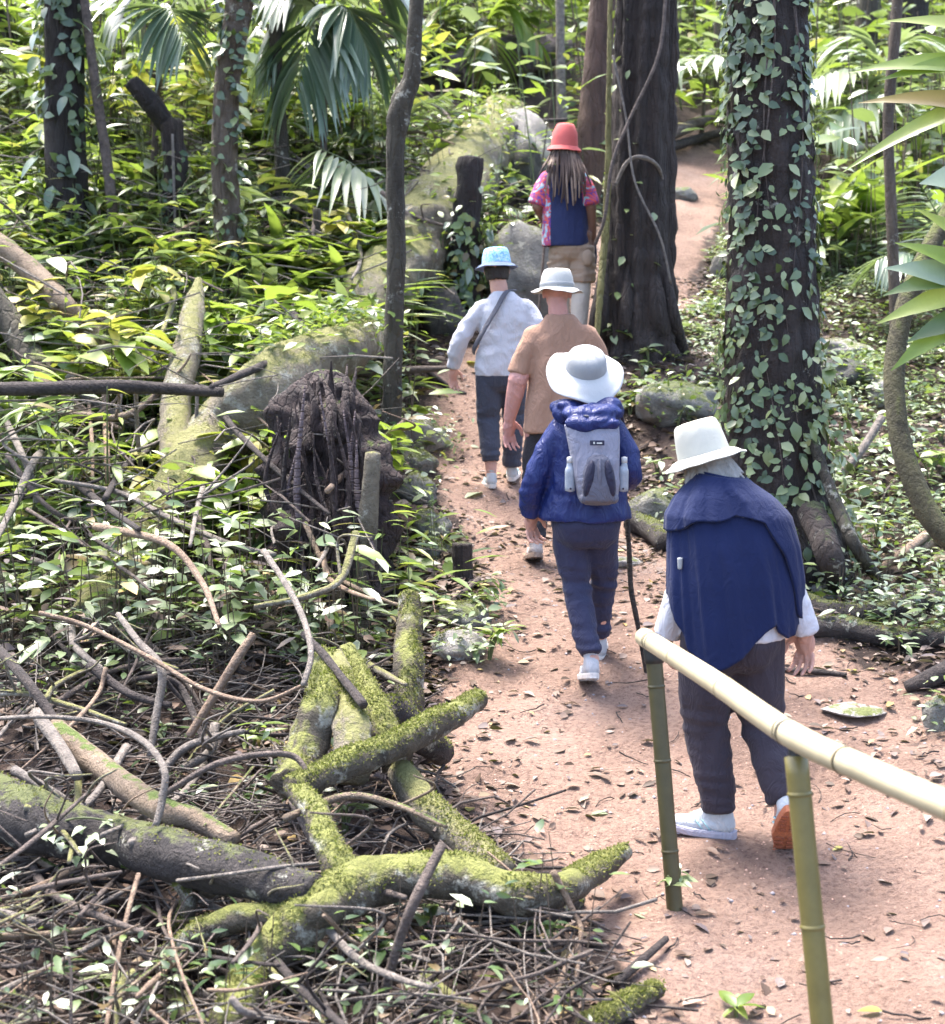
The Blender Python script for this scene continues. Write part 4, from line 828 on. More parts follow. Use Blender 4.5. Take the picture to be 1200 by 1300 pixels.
cloth('skin_fair', (.56, .31, .24), .5, 90, .15, .12, 0); cloth('skin_red', (.54, .27, .23), .5, 90, .15, .14, 0); cloth('skin_brown', (.20, .105, .075), .5, 90, .15, .12, 0); cloth('hair_grey', (.30, .28, .26), .6, 120, .8, .5, 0, 40); cloth('hair_dark', (.03, .022, .02), .5, 120, .8, .3, 0); cloth('dread', (.085, .058, .05), .75, 160, .9, .45, 0); cloth('dread_tip', (.26, .19, .15), .75, 160, .9, .4, 0); cloth('eye', (.5, .48, .45), .2, 20, 0, .1, 0)
M['bottle'] = plain_mat('bottle', (.30, .33, .38), .25, .3, 40, .2, 0); M['walk_stick'] = bark_mat('walk_stick', (.025, .018, .016), (.09, .065, .05), stretch=(1, 1, 1), scale=30)
def print_mat(name, stops, scale, base=None):
    m, n, l, b = new_mat(name); c = coords(n); v = tex(n, l, scale, 3, .5, c, 'ShaderNodeTexNoise'); v.inputs['Distortion'].default_value = 2.2
    r = ramp(n, l, v.outputs[0], stops); r.color_ramp.interpolation = 'CONSTANT'; l.new(r.outputs[0], b.inputs['Base Color']); b.inputs['Roughness'].default_value = .85; M[name] = m
print_mat('floral', [(0, (.05, .12, .42)), (.36, (.50, .07, .10)), (.44, (.16, .06, .30)), (.49, (.62, .10, .11)), (.56, (.25, .50, .66)), (.62, (.72, .60, .62)), (.66, (.55, .08, .1))], 7)
print_mat('hat_print', [(0, (.16, .42, .72)), (.40, (.30, .58, .80)), (.5, (.62, .72, .80)), (.55, (.20, .45, .72)), (.63, (.14, .30, .55))], 24)

def person(label, px, py, d, foot=(0, 0)):
    q, _ = G(px + foot[0] * FPX / d, py); p = q - Vector((foot[0], foot[1], 0)); p.z = q.z + .004; return root('person', p, label, 'person')
def trousers(t, mat, hips, legs, hem=.012, waist=(.16, .115), wz=.10, seed=0, amp=.010, voxel=.009, name='trousers'):
    """hips: (x,y,z); legs: lists of (point, radius) from the hip joint to the hem"""
    B = Blob(); x, y, z = hips; B.loft([(x, y, z + wz, waist[0], waist[1]), (x, y - .005, z + wz * .4, waist[0] * 1.06, waist[1] * 1.1), (x, y - .012, z - .03, waist[0] * 1.08, waist[1] * 1.18), (x, y - .005, z - .10, waist[0] * .98, waist[1] * 1.05), (x, y, z - .14, waist[0] * .7, waist[1] * .8)])
    for L in legs:
        P = [Vector(p) for p, r in L]; rad = [r for p, r in L]; Q, prm = catmull(P, 14); rr = [rad[min(int(s), len(rad) - 2)] * (1 - (s - min(int(s), len(rad) - 2))) + rad[min(int(s), len(rad) - 2) + 1] * (s - min(int(s), len(rad) - 2)) for s in prm]
        V, F = tube_data(Q, rr, seg=20, n=28); vs = [B.bm.verts.new(v) for v in V]
        for f in F: B.bm.faces.new([vs[i] for i in f])
    fo = folds(amp, 11, 3.2, seed); hz_ = [L[-1][0][2] for L in legs]; kz = [L[len(L) // 2][0][2] for L in legs]
    def fn(p): return fo(p) + sum(.35 * amp * math.exp(-((p.z - q - .06) / .10) ** 2) * mnoise.noise(Vector((p.x * 8 + seed, p.y * 8, p.z * 38))) * 2 for q in hz_) + amp * .8 * sum(math.exp(-((p.z - q) / .09) ** 2) * mnoise.noise(Vector((p.x * 10, p.y * 10 + seed, p.z * 26))) for q in kz)
    return B.put(name, mat, t, voxel=voxel, it=3, fn=fn)
def sleeve(B, P, rad):
    B.ell(P[0], (rad[0] * .95, rad[0] * 1.0, rad[0] * .95))
    Q, prm = catmull(P, 12); rr = []
    for s in prm: k = min(int(s), len(rad) - 2); rr.append(rad[k] * (1 - (s - k)) + rad[k + 1] * (s - k))
    V, F = tube_data(Q, rr, seg=18, n=24); vs = [B.bm.verts.new(v) for v in V]
    for f in F: B.bm.faces.new([vs[i] for i in f])

# ---- 1: grey haired person in the blue wrap
t = person('person in a cream bucket hat with a navy blue wrap over the shoulders, charcoal trousers', 922, 1062, 5.5, (-.1, .03))
B = Blob(); P, rot = head(B, (-.10, .13, 1.425), yaw=R(14), pitch=R(-14), roll=R(-14), neck=(-.04, .05, 1.28))
B.loft([(-.02, .0, .82, .13, .10), (-.02, 0, .95, .135, .10), (-.01, .02, 1.10, .15, .105), (0, .03, 1.20, .14, .09), (-.03, .04, 1.28, .09, .07)])
B.chain([(-.15, .03, 1.24), (-.170, .01, 1.0), (-.235, .06, .79)], [.05, .042, .03]); B.chain([(.13, .02, 1.20), (.182, .0, 1.0), (.262, .0, .815)], [.05, .042, .03])
hand(B, (-.235, .06, .78), (0, .25, -1), (1, 0, 0), (0, 1, 0), .5, .95); hand(B, (.265, .0, .81), (.04, .05, -1), (-.7, -.7, 0), (-.7, .7, 0), .55, 1.1)
B.chain([(-.085, 0, .84), (-.08, .03, .47), (-.035, 0, .09)], [.07, .05, .033]); B.chain([(.085, 0, .84), (.115, .03, .48), (.175, -.16, .21)], [.085, .055, .04]); B.chain([(-.035, 0, .08), (-.10, .05, .05)], [.03, .028]); B.chain([(.175, -.16, .21), (.18, -.13, .10)], [.04, .035])
B.put('body', 'skin_fair', t, voxel=.0055, it=2); eyes(t, P)
B = Blob()
for k in range(110):
    a = random.uniform(math.pi * .95, math.pi * 2.05); p = P(math.cos(a) * .076, math.sin(a) * .088 - .008, random.uniform(-.03, .0)); q = P(math.cos(a) * .10 + random.uniform(-.022, .022), math.sin(a) * .108 - .018, random.uniform(-.125, -.07)); B.cap(p, q, .011, .005, n=6)
B.put('hair', 'hair_grey', t, voxel=.005, it=0)
hat(t, P(0, -.008, .028), rot @ Matrix.Rotation(R(3), 3, 'X'), .094, .118, .058, ('hat_cream', 'hat_cream'), .42, .010, 1, .80, None, 1.12, 'bucket', .5, 4)
B = Blob(); B.loft([(-.0, .0, .785, .195, .150), (-.0, 0, .9, .185, .145), (0, .02, 1.1, .165, .12), (-.01, .03, 1.2, .16, .10), (-.03, .04, 1.28, .10, .08)])
sleeve(B, [(-.13, .03, 1.22), (-.170, .01, 1.02), (-.212, .03, .88), (-.238, .055, .775)], [.068, .058, .054, .052]); sleeve(B, [(.115, .02, 1.19), (.176, .0, 1.02), (.24, -.005, .88), (.265, -.003, .80)], [.068, .058, .054, .054])
B.put('blouse', 'white_cotton', t, voxel=.008, it=2, fn=folds(.007, 14, 6, 3))
trousers(t, 'trouser_char', (-.005, 0, .80), [[((-.085, 0, .80), .108), ((-.095, .02, .58), .104), ((-.085, .04, .42), .09), ((-.055, .01, .24), .074), ((-.035, -.005, .115), .060)], [((.085, 0, .80), .108), ((.10, .02, .58), .098), ((.118, .02, .45), .086), ((.15, -.10, .29), .068), ((.172, -.155, .205), .060)]], waist=(.165, .12), seed=1, amp=.009)
shoe(t, (-.03, 0, .095), (-.22, .10, .015), ('shoe_white', 'sole_violet', 'sole_violet', 'teal_trim'), .275, -1, up=(0, 0, 1)); shoe(t, (.178, -.165, .20), (.182, -.11, -.01), ('shoe_white', 'sole_orange', 'sole_orange_dark', 'teal_trim'), .27, 1)
# the wrap: a double cloth with a slanting hem
def wrap(name, ztop, hemf, prof, mat, th=.012, n=200, rows=60, seed=0, t=t, a0=0, a1=2 * math.pi, amp=.042, nf=(6, 9)):
    V = []; F = []; closed = abs(a1 - a0 - 2 * math.pi) < 1e-3; m = n if closed else n + 1
    for side in (0, 1):
        for i in range(rows + 1):
            f = i / rows
            for j in range(m):
                a = a0 + (a1 - a0) * j / n; zt = ztop(a); z = zt + (hemf(a) - zt) * f; cx, cy, rx, ry = prof(z, a)
                aa = a + .55 * z; q1 = mnoise.noise(Vector((math.cos(aa) * nf[0] * .55 + seed, math.sin(aa) * nf[0] * .55, z * 1.1))); q2 = mnoise.noise(Vector((math.cos(aa) * nf[1] + seed, math.sin(aa) * nf[1], z * 2.2 + 5))); fd = 1 + amp * f ** .45 * (2.2 * (.45 - abs(q1)) + 1.1 * q2) + sum(g_ * min(1, f * 2.2) * math.exp(-(((aa - c_ + math.pi) % (2 * math.pi) - math.pi) / w_) ** 2) for c_, w_, g_ in ((4.0, .13, .05), (4.38, .10, -.045), (4.70, .15, .045), (5.1, .12, .06), (5.38, .09, -.06), (5.68, .12, .06), (3.68, .12, .05))) * (1 if closed else 1) + .03 * mnoise.noise(Vector((math.cos(a) * 2.2 + seed, math.sin(a) * 2.2, z * 4)))
                k = fd - side * th / rx; V.append(Vector((cx + rx * k * math.cos(a), cy + ry * k * math.sin(a), z)))
    o = (rows + 1) * m
    for i in range(rows):
        for j in range(n):
            a = i * m + j; b = i * m + (j + 1) % m; F.append((a, a + m, b + m, b)); F.append((o + a, o + b, o + b + m, o + a + m))
    for j in range(n): a = rows * m + j; b = rows * m + (j + 1) % m; F.append((a, o + a, o + b, b)); a = j; b = (j + 1) % m; F.append((a, b, o + b, o + a))
    if not closed:
        for i in range(rows):
            for a in (i * m, i * m + n): F.append((a, o + a, o + a + m, a + m))
    me = bpy.data.meshes.new(name); me.from_pydata(V, [], F); return link(name, smooth(me), M[mat], t)
def prof(z, a):
    T = [(1.385, -.045, .055, .075, .08), (1.345, -.04, .05, .118, .10), (1.30, -.022, .045, .172, .12), (1.235, -.008, .035, .222, .138), (1.13, .004, .02, .240, .15), (1.0, .012, .005, .250, .155), (.85, .012, -.005, .252, .155), (.6, .0, -.005, .235, .17)]
    for p, q in zip(T, T[1:]):
        if z >= q[0]: f = max(0, min(1, (p[0] - z) / (p[0] - q[0]))); v = [p[i] * (1 - f) + q[i] * f for i in range(1, 5)]; return v[0] - .012, v[1], v[2] * .95, v[3]
    return T[-1][1:]
def hemf(a):
    x = math.cos(a); y = math.sin(a)   # back is y<0
    K = [(-1, .95), (-.9, .87), (-.75, .755), (-.6, .715), (-.36, .69), (-.2, .70), (.06, .745), (.28, .80), (.42, .85), (.52, .862), (.6, .825), (.75, .80), (.88, .81), (1, .87)]
    for p, q in zip(K, K[1:]):
        if x <= q[0]: z = p[1] + (q[1] - p[1]) * (x - p[0]) / (q[0] - p[0]); break
    return z + (.2 * max(0, y))
wp = wrap('wrap', lambda a: 1.385 - .012 * math.cos(a), hemf, prof, 'navy_knit', seed=1)
def hem2(a):
    x = math.cos(a); K = [(-1, 1.19), (-.6, 1.215), (0, 1.25), (.45, 1.225), (.68, 1.11), (.82, .97), (.9, .88), (1.01, .845)]
    for p, q in zip(K, K[1:]):
        if x <= q[0]: return p[1] + (q[1] - p[1]) * (x - p[0]) / (q[0] - p[0]) + .022 * mnoise.noise(Vector((x * 2.6, 3, 0)))
def prof2(z, a): c = prof(z, a); return c[0], c[1], c[2] + .016, c[3] + .018
wrap('wrap_fold', lambda a: 1.38 - .01 * math.cos(a), hem2, prof2, 'navy_knit', seed=4, rows=26, amp=.020, nf=(5, 8), t=wp)
part_tube('brooch', M['hat_greyband'], wp, [Vector((-.214, -.070, 1.09)), Vector((-.214, -.072, 1.05))], [.010, .008], seg=8, n=6)

# ---- 2: backpack walker
t = person('person in a floppy white sun hat and navy rain jacket carrying a grey backpack', 748, 868, 6.8, (0, -.05)); p2 = t
B = Blob(); P, rot = head(B, (-.03, .03, 1.475), pitch=R(10), roll=R(4), neck=(-.025, 0, 1.32))
B.loft([(-.02, 0, .80, .14, .10), (-.02, 0, .92, .13, .095), (-.02, 0, 1.1, .15, .10), (-.02, 0, 1.19, .14, .09), (-.02, 0, 1.28, .08, .07)])
B.chain([(-.14, 0, 1.205), (-.255, -.04, 1.02), (-.286, .03, .82)], [.05, .042, .03]); hand(B, (-.286, .035, .82), (.1, .1, -1), (.7, -.7, 0), (.7, .7, 0), .7, 1.08)
B.chain([(.10, 0, 1.205), (.172, -.05, 1.02), (.165, .16, .98)], [.05, .042, .03]); hand(B, (.165, .17, .98), (-.15, 1, 0.1), (0.5, .1, -.9), (0, .3, 1), 1.3, .95)
B.chain([(-.09, 0, .80), (-.065, .02, .46), (-.0, -.155, .14)], [.07, .045, .03]); B.chain([(.06, 0, .80), (.08, .14, .48), (.075, .235, .13)], [.07, .045, .03]); B.chain([(-.0, -.16, .14), (.0, -.09, .06)], [.04, .03]); B.chain([(.075, .24, .13), (.08, .33, .10)], [.04, .03])
B.put('body', 'skin_fair', t, voxel=.0055, it=2); eyes(t, P)
hat(t, P(0, -.005, .035), rot @ Matrix.Rotation(R(22), 3, 'X'), .098, .085, .085, ('hat_greyband', 'hat_white'), .30, .020, 2, .7, None, 1.1, 'round', .75)
trousers(t, 'trouser_navy', (-.02, 0, .80), [[((-.095, 0, .78), .092), ((-.08, .02, .6), .084), ((-.06, .02, .46), .070), ((-.028, -.08, .28), .060), ((-.002, -.155, .165), .057)], [((.05, 0, .78), .092), ((.06, .07, .6), .082), ((.075, .14, .47), .068), ((.078, .20, .3), .056), ((.075, .235, .175), .052)]], waist=(.155, .12), seed=2, amp=.010)
shoe(t, (-.002, -.155, .135), (-.012, .02, .0), ('shoe_grey', 'sole_white', 'shoe_grey', 'shoe_grey'), .26, -1); shoe(t, (.075, .24, .135), (.09, .42, .07), ('shoe_grey', 'sole_white', 'shoe_grey', 'shoe_grey'), .26, 1, up=(0, -.12, 1))
B = Blob(); B.loft([(-.022, -.005, .79, .215, .165), (-.022, -.005, .81, .218, .165), (-.02, 0, .92, .20, .15), (-.02, 0, 1.08, .18, .135), (-.02, 0, 1.19, .185, .125), (-.02, .005, 1.265, .15, .105), (-.02, .01, 1.32, .09, .08)])
sleeve(B, [(-.145, 0, 1.225), (-.215, -.03, 1.10), (-.258, -.045, 1.0), (-.285, -.01, .90), (-.288, .03, .81)], [.064, .062, .060, .058, .052]); sleeve(B, [(.105, 0, 1.225), (.155, -.04, 1.12), (.175, -.06, 1.02), (.185, .05, .97), (.17, .14, .975)], [.064, .064, .062, .056, .048])
jk = B.put('jacket', 'navy_shell', t, voxel=.008, it=2, fn=(lambda f, g, h: lambda p: f(p) + g(p) + h(p))(folds(.008, 9, 4, 5), lambda p: -.014 * abs(mnoise.noise(Vector((p.x * 11 + p.z * 6, p.y * 11, p.z * 7)))) , bunch(.006, .9, .1, 30, 2)))
B = Blob(); 
for k in range(15):
    a = math.pi * (1.0 + k / 14); B.ell((-.02 + .135 * math.cos(a), .02 + .125 * math.sin(a), 1.315 - .028 * abs(math.sin(a)) + .01 * math.sin(k * 1.7)), (.045, .05, .042))
B.ell((-.005, -.20, 1.262), (.125, .055, .045)); B.ell((-.01, -.13, 1.30), (.14, .10, .045)); B.ell((-.1, -.06, 1.335), (.07, .06, .035)); B.ell((.07, -.07, 1.33), (.07, .06, .035))
B.put('hood', 'navy_shell', jk, voxel=.008, it=2, fn=folds(.016, 10, 14, 8))
# walking stick, held
sb = p2.location
o = bpy.data.objects.new('walking_stick', None); w_ = MB().tube([Vector((.150, .24, 1.06)), Vector((.172, .20, .92)), Vector((.185, .13, .82)), Vector((.198, .09, .62)), Vector((.207, .06, .44)), Vector((.232, .03, .30)), Vector((.262, .01, .14)), Vector((.288, -.02, -.03))], [.014, .013, .013, .0125, .013, .012, .011, .009], seg=9, n=50, rough=.14, nscale=14).build('walking_stick', M['walk_stick'], None, sb, origin=Vector((0, 0, 0)))
bpy.data.objects.remove(o); tag(w_, 'crooked dark wooden stick held by the backpack walker', 'walking stick')
# backpack
bp = root('backpack', sb + Vector((-.04, -.16, .86)), 'small grey hiking backpack with two dark mesh pockets and side bottles', 'backpack')
B = Blob(); B.loft([(.058, -.02, .025, .06, .05), (.058, -.045, .05, .09, .078), (.052, -.05, .13, .102, .085), (.044, -.045, .23, .110, .078), (.034, -.03, .33, .122, .062), (.026, -.02, .39, .128, .048), (.022, -.01, .42, .10, .03)], sq=2.7)
B.put('pack_body', 'pack_light', bp, voxel=.007, it=3, fn=folds(.005, 12, 8, 3))
B = Blob(); B.loft([(.056, -.08, .03, .055, .04), (.056, -.11, .055, .078, .045), (.055, -.115, .12, .080, .045), (.052, -.108, .19, .072, .04), (.049, -.10, .245, .055, .03), (.047, -.09, .27, .035, .018)], sq=2.4); B.put('front_panel', 'pack_grey', bp, voxel=.006, it=2)
for sx in (.008, .103):
    B = Blob(); B.ell((sx, -.135, .155), (.024, .028, .088), Matrix.Rotation(R(9 if sx < .05 else -9), 3, 'Y')); B.put('mesh_pocket', 'pack_dark', bp, voxel=.005, it=2)
B = Blob(); B.ell((.056, -.125, .15), (.016, .038, .10)); B.cap((-.01, -.115, .062), (.122, -.115, .062), .026, .026); B.put('base_panel', 'pack_grey', bp, voxel=.006, it=2)
bm = bmesh.new(); 
lb = bmesh.ops.create_cube(bm, size=1, matrix=Matrix.Translation((.044, -.1235, .317)) @ Matrix.Rotation(R(-12), 4, 'X') @ Matrix.Diagonal((.066, .006, .022, 1))); bmesh.ops.bevel(bm, geom=bm.edges[:], offset=.002, segments=2); me = bpy.data.meshes.new('name_tag'); bm.to_mesh(me); bm.free(); nt_ = link('name_tag', me, M['pack_dark'], bp)
# the tag's mark: a light spark at its left end and a light bar
for (x, z, w2, h2) in ((.018, .304, .004, .005), (.042, .303, .012, .0035)):
    bm = bmesh.new(); bmesh.ops.create_cube(bm, size=1, matrix=Matrix.Translation((x + .012, -.1275 - (z - .304) * .2, z + .013)) @ Matrix.Rotation(R(-12), 4, 'X') @ Matrix.Diagonal((w2 * 2, .003, h2 * 2, 1))); me = bpy.data.meshes.new('tag_mark'); bm.to_mesh(me); bm.free(); link('tag_mark', me, M['hat_grey'], nt_)
part_tube('haul_loop', M['strap_grey'], bp, [Vector((-.03, -.03, .40)), Vector((-.025, -.05, .43)), Vector((.01, -.055, .43)), Vector((.015, -.03, .40))], [.006] * 4, seg=6, n=12)
for sx, rz_ in ((-.072, -6), (.172, 6)):
    bt = MB().tube([Vector((sx, -.055, .09)), Vector((sx, -.055, .18)), Vector((sx * 1.02, -.055, .205)), Vector((sx * 1.02, -.055, .225))], [.024, .025, .016, .012], seg=14, n=16).build('bottle', M['bottle'], bp, Vector((0, 0, 0)))
    MB().tube([Vector((sx * 1.02, -.055, .22)), Vector((sx * 1.02, -.055, .245))], [.0145, .014], seg=12, n=2).build('cap', M['hat_white'], bt, Vector((0, 0, 0)))
    part_tube('strap', M['pack_dark'], bp, [Vector((sx * .72, .03, .40)), Vector((sx * .95, .09, .46)), Vector((sx * 1.05, .24, .42)), Vector((sx * 1.25, .30, .30)), Vector((sx * 1.3, .22, .10)), Vector((sx * .9, .06, .04))], [.016] * 6, seg=8, n=26, flat=.35)
    part_tube('compression_strap', M['pack_dark'], bp, [Vector((sx * .98, -.08, .10)), Vector((sx * 1.05, -.05, .13)), Vector((sx * .9, -.02, .16))], [.005] * 3, seg=6, n=8)

# ---- 3: brown shirt
t = person('person in a brown t-shirt and grey sun hat behind the backpack walker', 690, 714, 8.65, (-.05, 0))
B = Blob(); P, rot = head(B, (.068, .02, 1.60), pitch=R(-4), neck=(.08, 0, 1.44))
B.loft([(.05, 0, .86, .15, .11), (.06, 0, 1.0, .15, .11), (.08, .01, 1.2, .15, .095), (.088, .01, 1.32, .145, .08), (.085, .01, 1.43, .09, .07)])
B.chain([(-.065, 0, 1.345), (-.158, -.03, 1.09), (-.205, .04, .86)], [.06, .062, .038]); hand(B, (-.206, .045, .855), (-.02, .1, -1), (.6, -.8, 0), (.8, .6, 0), .5, 1.2)
B.chain([(.235, 0, 1.345), (.335, -.03, 1.10), (.34, .14, .90)], [.06, .052, .034]); hand(B, (.34, .15, .89), (0, .5, -1), (-1, .2, 0), (0, 1, 0), .6, 1.05)
B.chain([(-.03, 0, .88), (-.055, .02, .50), (-.052, -.10, .12)], [.09, .06, .042]); B.chain([(.13, 0, .88), (.14, .16, .52), (.13, .28, .17)], [.09, .06, .042]); B.chain([(-.052, -.10, .12), (-.05, -.02, .06)], [.04, .035]); B.chain([(.13, .28, .17), (.13, .38, .14)], [.04, .035])
B.put('body', 'skin_red', t, voxel=.0075, it=2); eyes(t, P)
hat(t, P(0, -.005, .02), rot, .098, .105, .055, ('hat_grey', 'hat_grey'), .45, .010, 3, .76, 'hat_greyband', 1.1, 'bucket', .5, 4)
B = Blob(); B.loft([(.06, 0, .775, .188, .150), (.062, 0, .9, .184, .142), (.07, 0, 1.05, .18, .135), (.08, 0, 1.2, .178, .132), (.088, 0, 1.31, .178, .12), (.088, 0, 1.385, .15, .10), (.088, 0, 1.44, .108, .088), (.086, .0, 1.475, .08, .075)])
sleeve(B, [(-.055, 0, 1.345), (-.115, -.015, 1.23), (-.150, -.025, 1.12)], [.074, .075, .074]); sleeve(B, [(.23, 0, 1.345), (.29, -.015, 1.23), (.32, -.025, 1.12)], [.078, .078, .075])
B.put('tshirt', 'brown_tee', t, voxel=.009, it=3, fn=(lambda f: lambda p: f(p) - .016 * abs(mnoise.noise(Vector((p.x * 7 - p.z * 3, p.y * 7, p.z * 5 + 3)))))(folds(.012, 7, 3, 11)))
trousers(t, 'trouser_black', (.05, 0, .84), [[((-.02, 0, .80), .088), ((-.045, .01, .64), .085), ((-.055, .02, .5), .075), ((-.054, -.04, .3), .064), ((-.052, -.095, .15), .060)], [((.13, 0, .82), .098), ((.14, .1, .64), .088), ((.14, .16, .5), .075), ((.135, .22, .34), .064), ((.13, .275, .2), .058)]], waist=(.145, .10), wz=.06, seed=3, amp=.010)
shoe(t, (-.052, -.09, .125), (-.06, .1, .0), ('shoe_tan', 'sole_brown', 'boot_dark', 'shoe_tan'), .28, -1); shoe(t, (.13, .28, .165), (.14, .48, .10), ('shoe_tan', 'sole_brown', 'boot_dark', 'shoe_tan'), .28, 1, up=(0, -.12, 1))

# ---- 4: white shirt
t = person('person in a blue bucket hat and long sleeved white shirt with a sling strap', 630, 618, 9.9, (-.04, 0))
B = Blob(); P, rot = head(B, (.0, .03, 1.455), pitch=R(-6), roll=R(-3), neck=(.02, 0, 1.30))
B.loft([(.03, 0, .80, .14, .10), (.04, 0, .92, .13, .095), (.05, 0, 1.1, .15, .10), (.05, 0, 1.19, .15, .095), (.04, 0, 1.28, .09, .075)])
B.chain([(-.09, 0, 1.20), (-.235, -.02, 1.0), (-.29, .05, .81)], [.05, .042, .03]); hand(B, (-.292, .055, .805), (-.02, .1, -1), (.7, -.7, 0), (.7, .7, 0), .5, 1.05)
B.chain([(.19, 0, 1.20), (.285, -.02, 1.0), (.27, .14, .84)], [.05, .042, .03]); hand(B, (.27, .15, .83), (0, .5, -1), (-1, .1, 0), (0, 1, 0), .6, .95)
B.chain([(-.05, 0, .80), (-.055, .02, .46), (-.035, -.06, .10)], [.085, .055, .038]); B.chain([(.11, 0, .80), (.115, .1, .46), (.11, .14, .13)], [.085, .055, .038]); B.chain([(-.035, -.06, .1), (-.05, .03, .05)], [.038, .03]); B.chain([(.11, .14, .13), (.115, .24, .07)], [.038, .03])
B.put('body', 'skin_fair', t, voxel=.0075, it=2); eyes(t, P)
B = Blob()
for k in range(26): a = random.uniform(math.pi * 1.05, math.pi * 1.95); B.cap(P(math.cos(a) * .078, math.sin(a) * .094, .0), P(math.cos(a) * .07, math.sin(a) * .088, -.075), .014, .008, n=6)
B.put('hair', 'hair_dark', t, voxel=.008, it=1)
hat(t, P(0, -.005, .035), rot, .096, .098, .048, ('hat_print', 'hat_slate'), .62, .006, 4, .78, None, 1.1, 'bucket', .7)
B = Blob(); B.loft([(.03, 0, .745, .175, .13), (.032, 0, .8, .18, .135), (.04, 0, .95, .165, .125), (.05, 0, 1.1, .168, .125), (.052, 0, 1.18, .175, .118), (.05, 0, 1.25, .135, .098), (.042, .01, 1.31, .075, .07)])
sleeve(B, [(-.085, 0, 1.205), (-.18, -.01, 1.09), (-.240, -.02, .99), (-.272, .02, .89), (-.29, .05, .80)], [.068, .066, .062, .055, .046]); sleeve(B, [(.185, 0, 1.205), (.255, -.01, 1.1), (.287, -.02, 1.0), (.275, .08, .9), (.27, .135, .84)], [.068, .066, .062, .055, .046])
sh4 = B.put('shirt', 'white_cotton', t, voxel=.009, it=3, fn=(lambda f: lambda p: f(p) - .016 * abs(mnoise.noise(Vector((p.x * 8 + p.z * 5, p.y * 8, p.z * 9)))))(folds(.012, 8, 4, 14)))
part_tube('bag_strap', M['strap_grey'], t, [Vector((.12, .06, 1.315)), Vector((.06, -.075, 1.30)), Vector((.0, -.135, 1.20)), Vector((-.06, -.150, 1.10)), Vector((-.115, -.135, 1.0)), Vector((-.15, -.07, .93)), Vector((-.155, .02, .9))], [.020] * 7, seg=8, n=40, flat=.3)
trousers(t, 'trouser_slate', (.03, 0, .78), [[((-.05, 0, .76), .095), ((-.052, .01, .6), .088), ((-.055, .02, .46), .078), ((-.045, -.02, .3), .07), ((-.036, -.05, .175), .064)], [((.11, 0, .76), .095), ((.113, .06, .6), .088), ((.115, .1, .46), .078), ((.113, .12, .28), .07), ((.11, .135, .13), .066)]], waist=(.14, .095), wz=.05, seed=4, amp=.008)
shoe(t, (-.036, -.055, .085), (-.06, .15, .01), ('shoe_white', 'sole_white', 'sole_white', 'teal_trim'), .25, -1, up=(0, 0, 1)); shoe(t, (.11, .145, .115), (.13, .34, .04), ('shoe_white', 'sole_white', 'sole_white', 'teal_trim'), .25, 1, up=(0, -.12, 1))

# ---- 5: red hat, dreadlocks
t = person('person with long dreadlocks in a red cap, bright sleeved navy shirt and khaki trousers', 728, 434, 11.9, (.04, -.05)); p5 = t
B = Blob(); P, rot = head(B, (-.085, .03, 1.63), pitch=R(-3), roll=R(3), neck=(-.085, 0, 1.46))
B.loft([(-.02, 0, .86, .15, .11), (-.04, 0, 1.0, .15, .11), (-.07, .01, 1.2, .15, .095), (-.085, .01, 1.32, .145, .08), (-.085, 0, 1.43, .10, .08)])
B.chain([(.055, 0, 1.355), (.138, -.03, 1.12), (.165, .05, .87)], [.06, .05, .034]); hand(B, (.166, .055, .865), (.02, .1, -1), (-1, .1, 0), (0, 1, 0), .8, 1.05)
B.chain([(-.22, 0, 1.355), (-.31, -.04, 1.13), (-.24, .16, 1.02)], [.06, .05, .034]); hand(B, (-.235, .17, 1.02), (.1, 1, 0), (0, 0, -1), (-1, .2, 0), 1.3, 1.05)
B.chain([(-.1, 0, .88), (-.10, .08, .5), (-.09, .0, .1)], [.09, .06, .04]); B.chain([(.07, 0, .88), (.07, .02, .5), (.04, -.12, .12)], [.09, .06, .04]); B.chain([(-.09, 0, .1), (-.09, .1, .05)], [.04, .03]); B.chain([(.04, -.12, .12), (.04, -.03, .05)], [.04, .03])
B.put('body', 'skin_brown', t, voxel=.009, it=2); eyes(t, P)
B = Blob(); B.loft([(-.06, 0, .80, .195, .14), (-.062, 0, .9, .195, .14), (-.07, 0, 1.05, .185, .135), (-.08, 0, 1.22, .178, .13), (-.085, 0, 1.33, .178, .115), (-.085, 0, 1.41, .14, .095), (-.085, .0, 1.475, .085, .075)]); bk = B.put('shirt', 'shirt_navy', t, voxel=.010, it=3, fn=folds(.011, 7, 3, 21))
for sg, P_ in ((-1, [(-.215, 0, 1.355), (-.272, -.02, 1.25), (-.312, -.035, 1.14)]), (1, [(.045, 0, 1.355), (.10, -.02, 1.25), (.132, -.03, 1.14)])):
    B = Blob(); sleeve(B, P_, [.080, .080, .084]); B.put('sleeve', 'floral', bk, voxel=.010, it=2, fn=folds(.007, 9, 5, 22 + sg))
B = Blob(); B.loft([(-.215, .01, .80, .055, .125), (-.215, .01, 1.0, .050, .12), (-.225, .01, 1.3, .06, .11)]); B.put('side_panel', 'floral', bk, voxel=.010, it=2, fn=folds(.006, 9, 5, 25))
trousers(t, 'khaki', (-.02, 0, .82), [[((-.1, 0, .80), .11), ((-.105, .04, .66), .108), ((-.105, .07, .52), .105)], [((.07, 0, .80), .11), ((.075, .01, .66), .11), ((.075, .015, .50), .108)]], waist=(.15, .10), wz=.03, seed=5, amp=.010, name='shorts')
B = Blob(); B.ell((.11, -.10, .70), (.05, .03, .07)); B.put('cargo_pocket', 'khaki', t, voxel=.008, it=1)
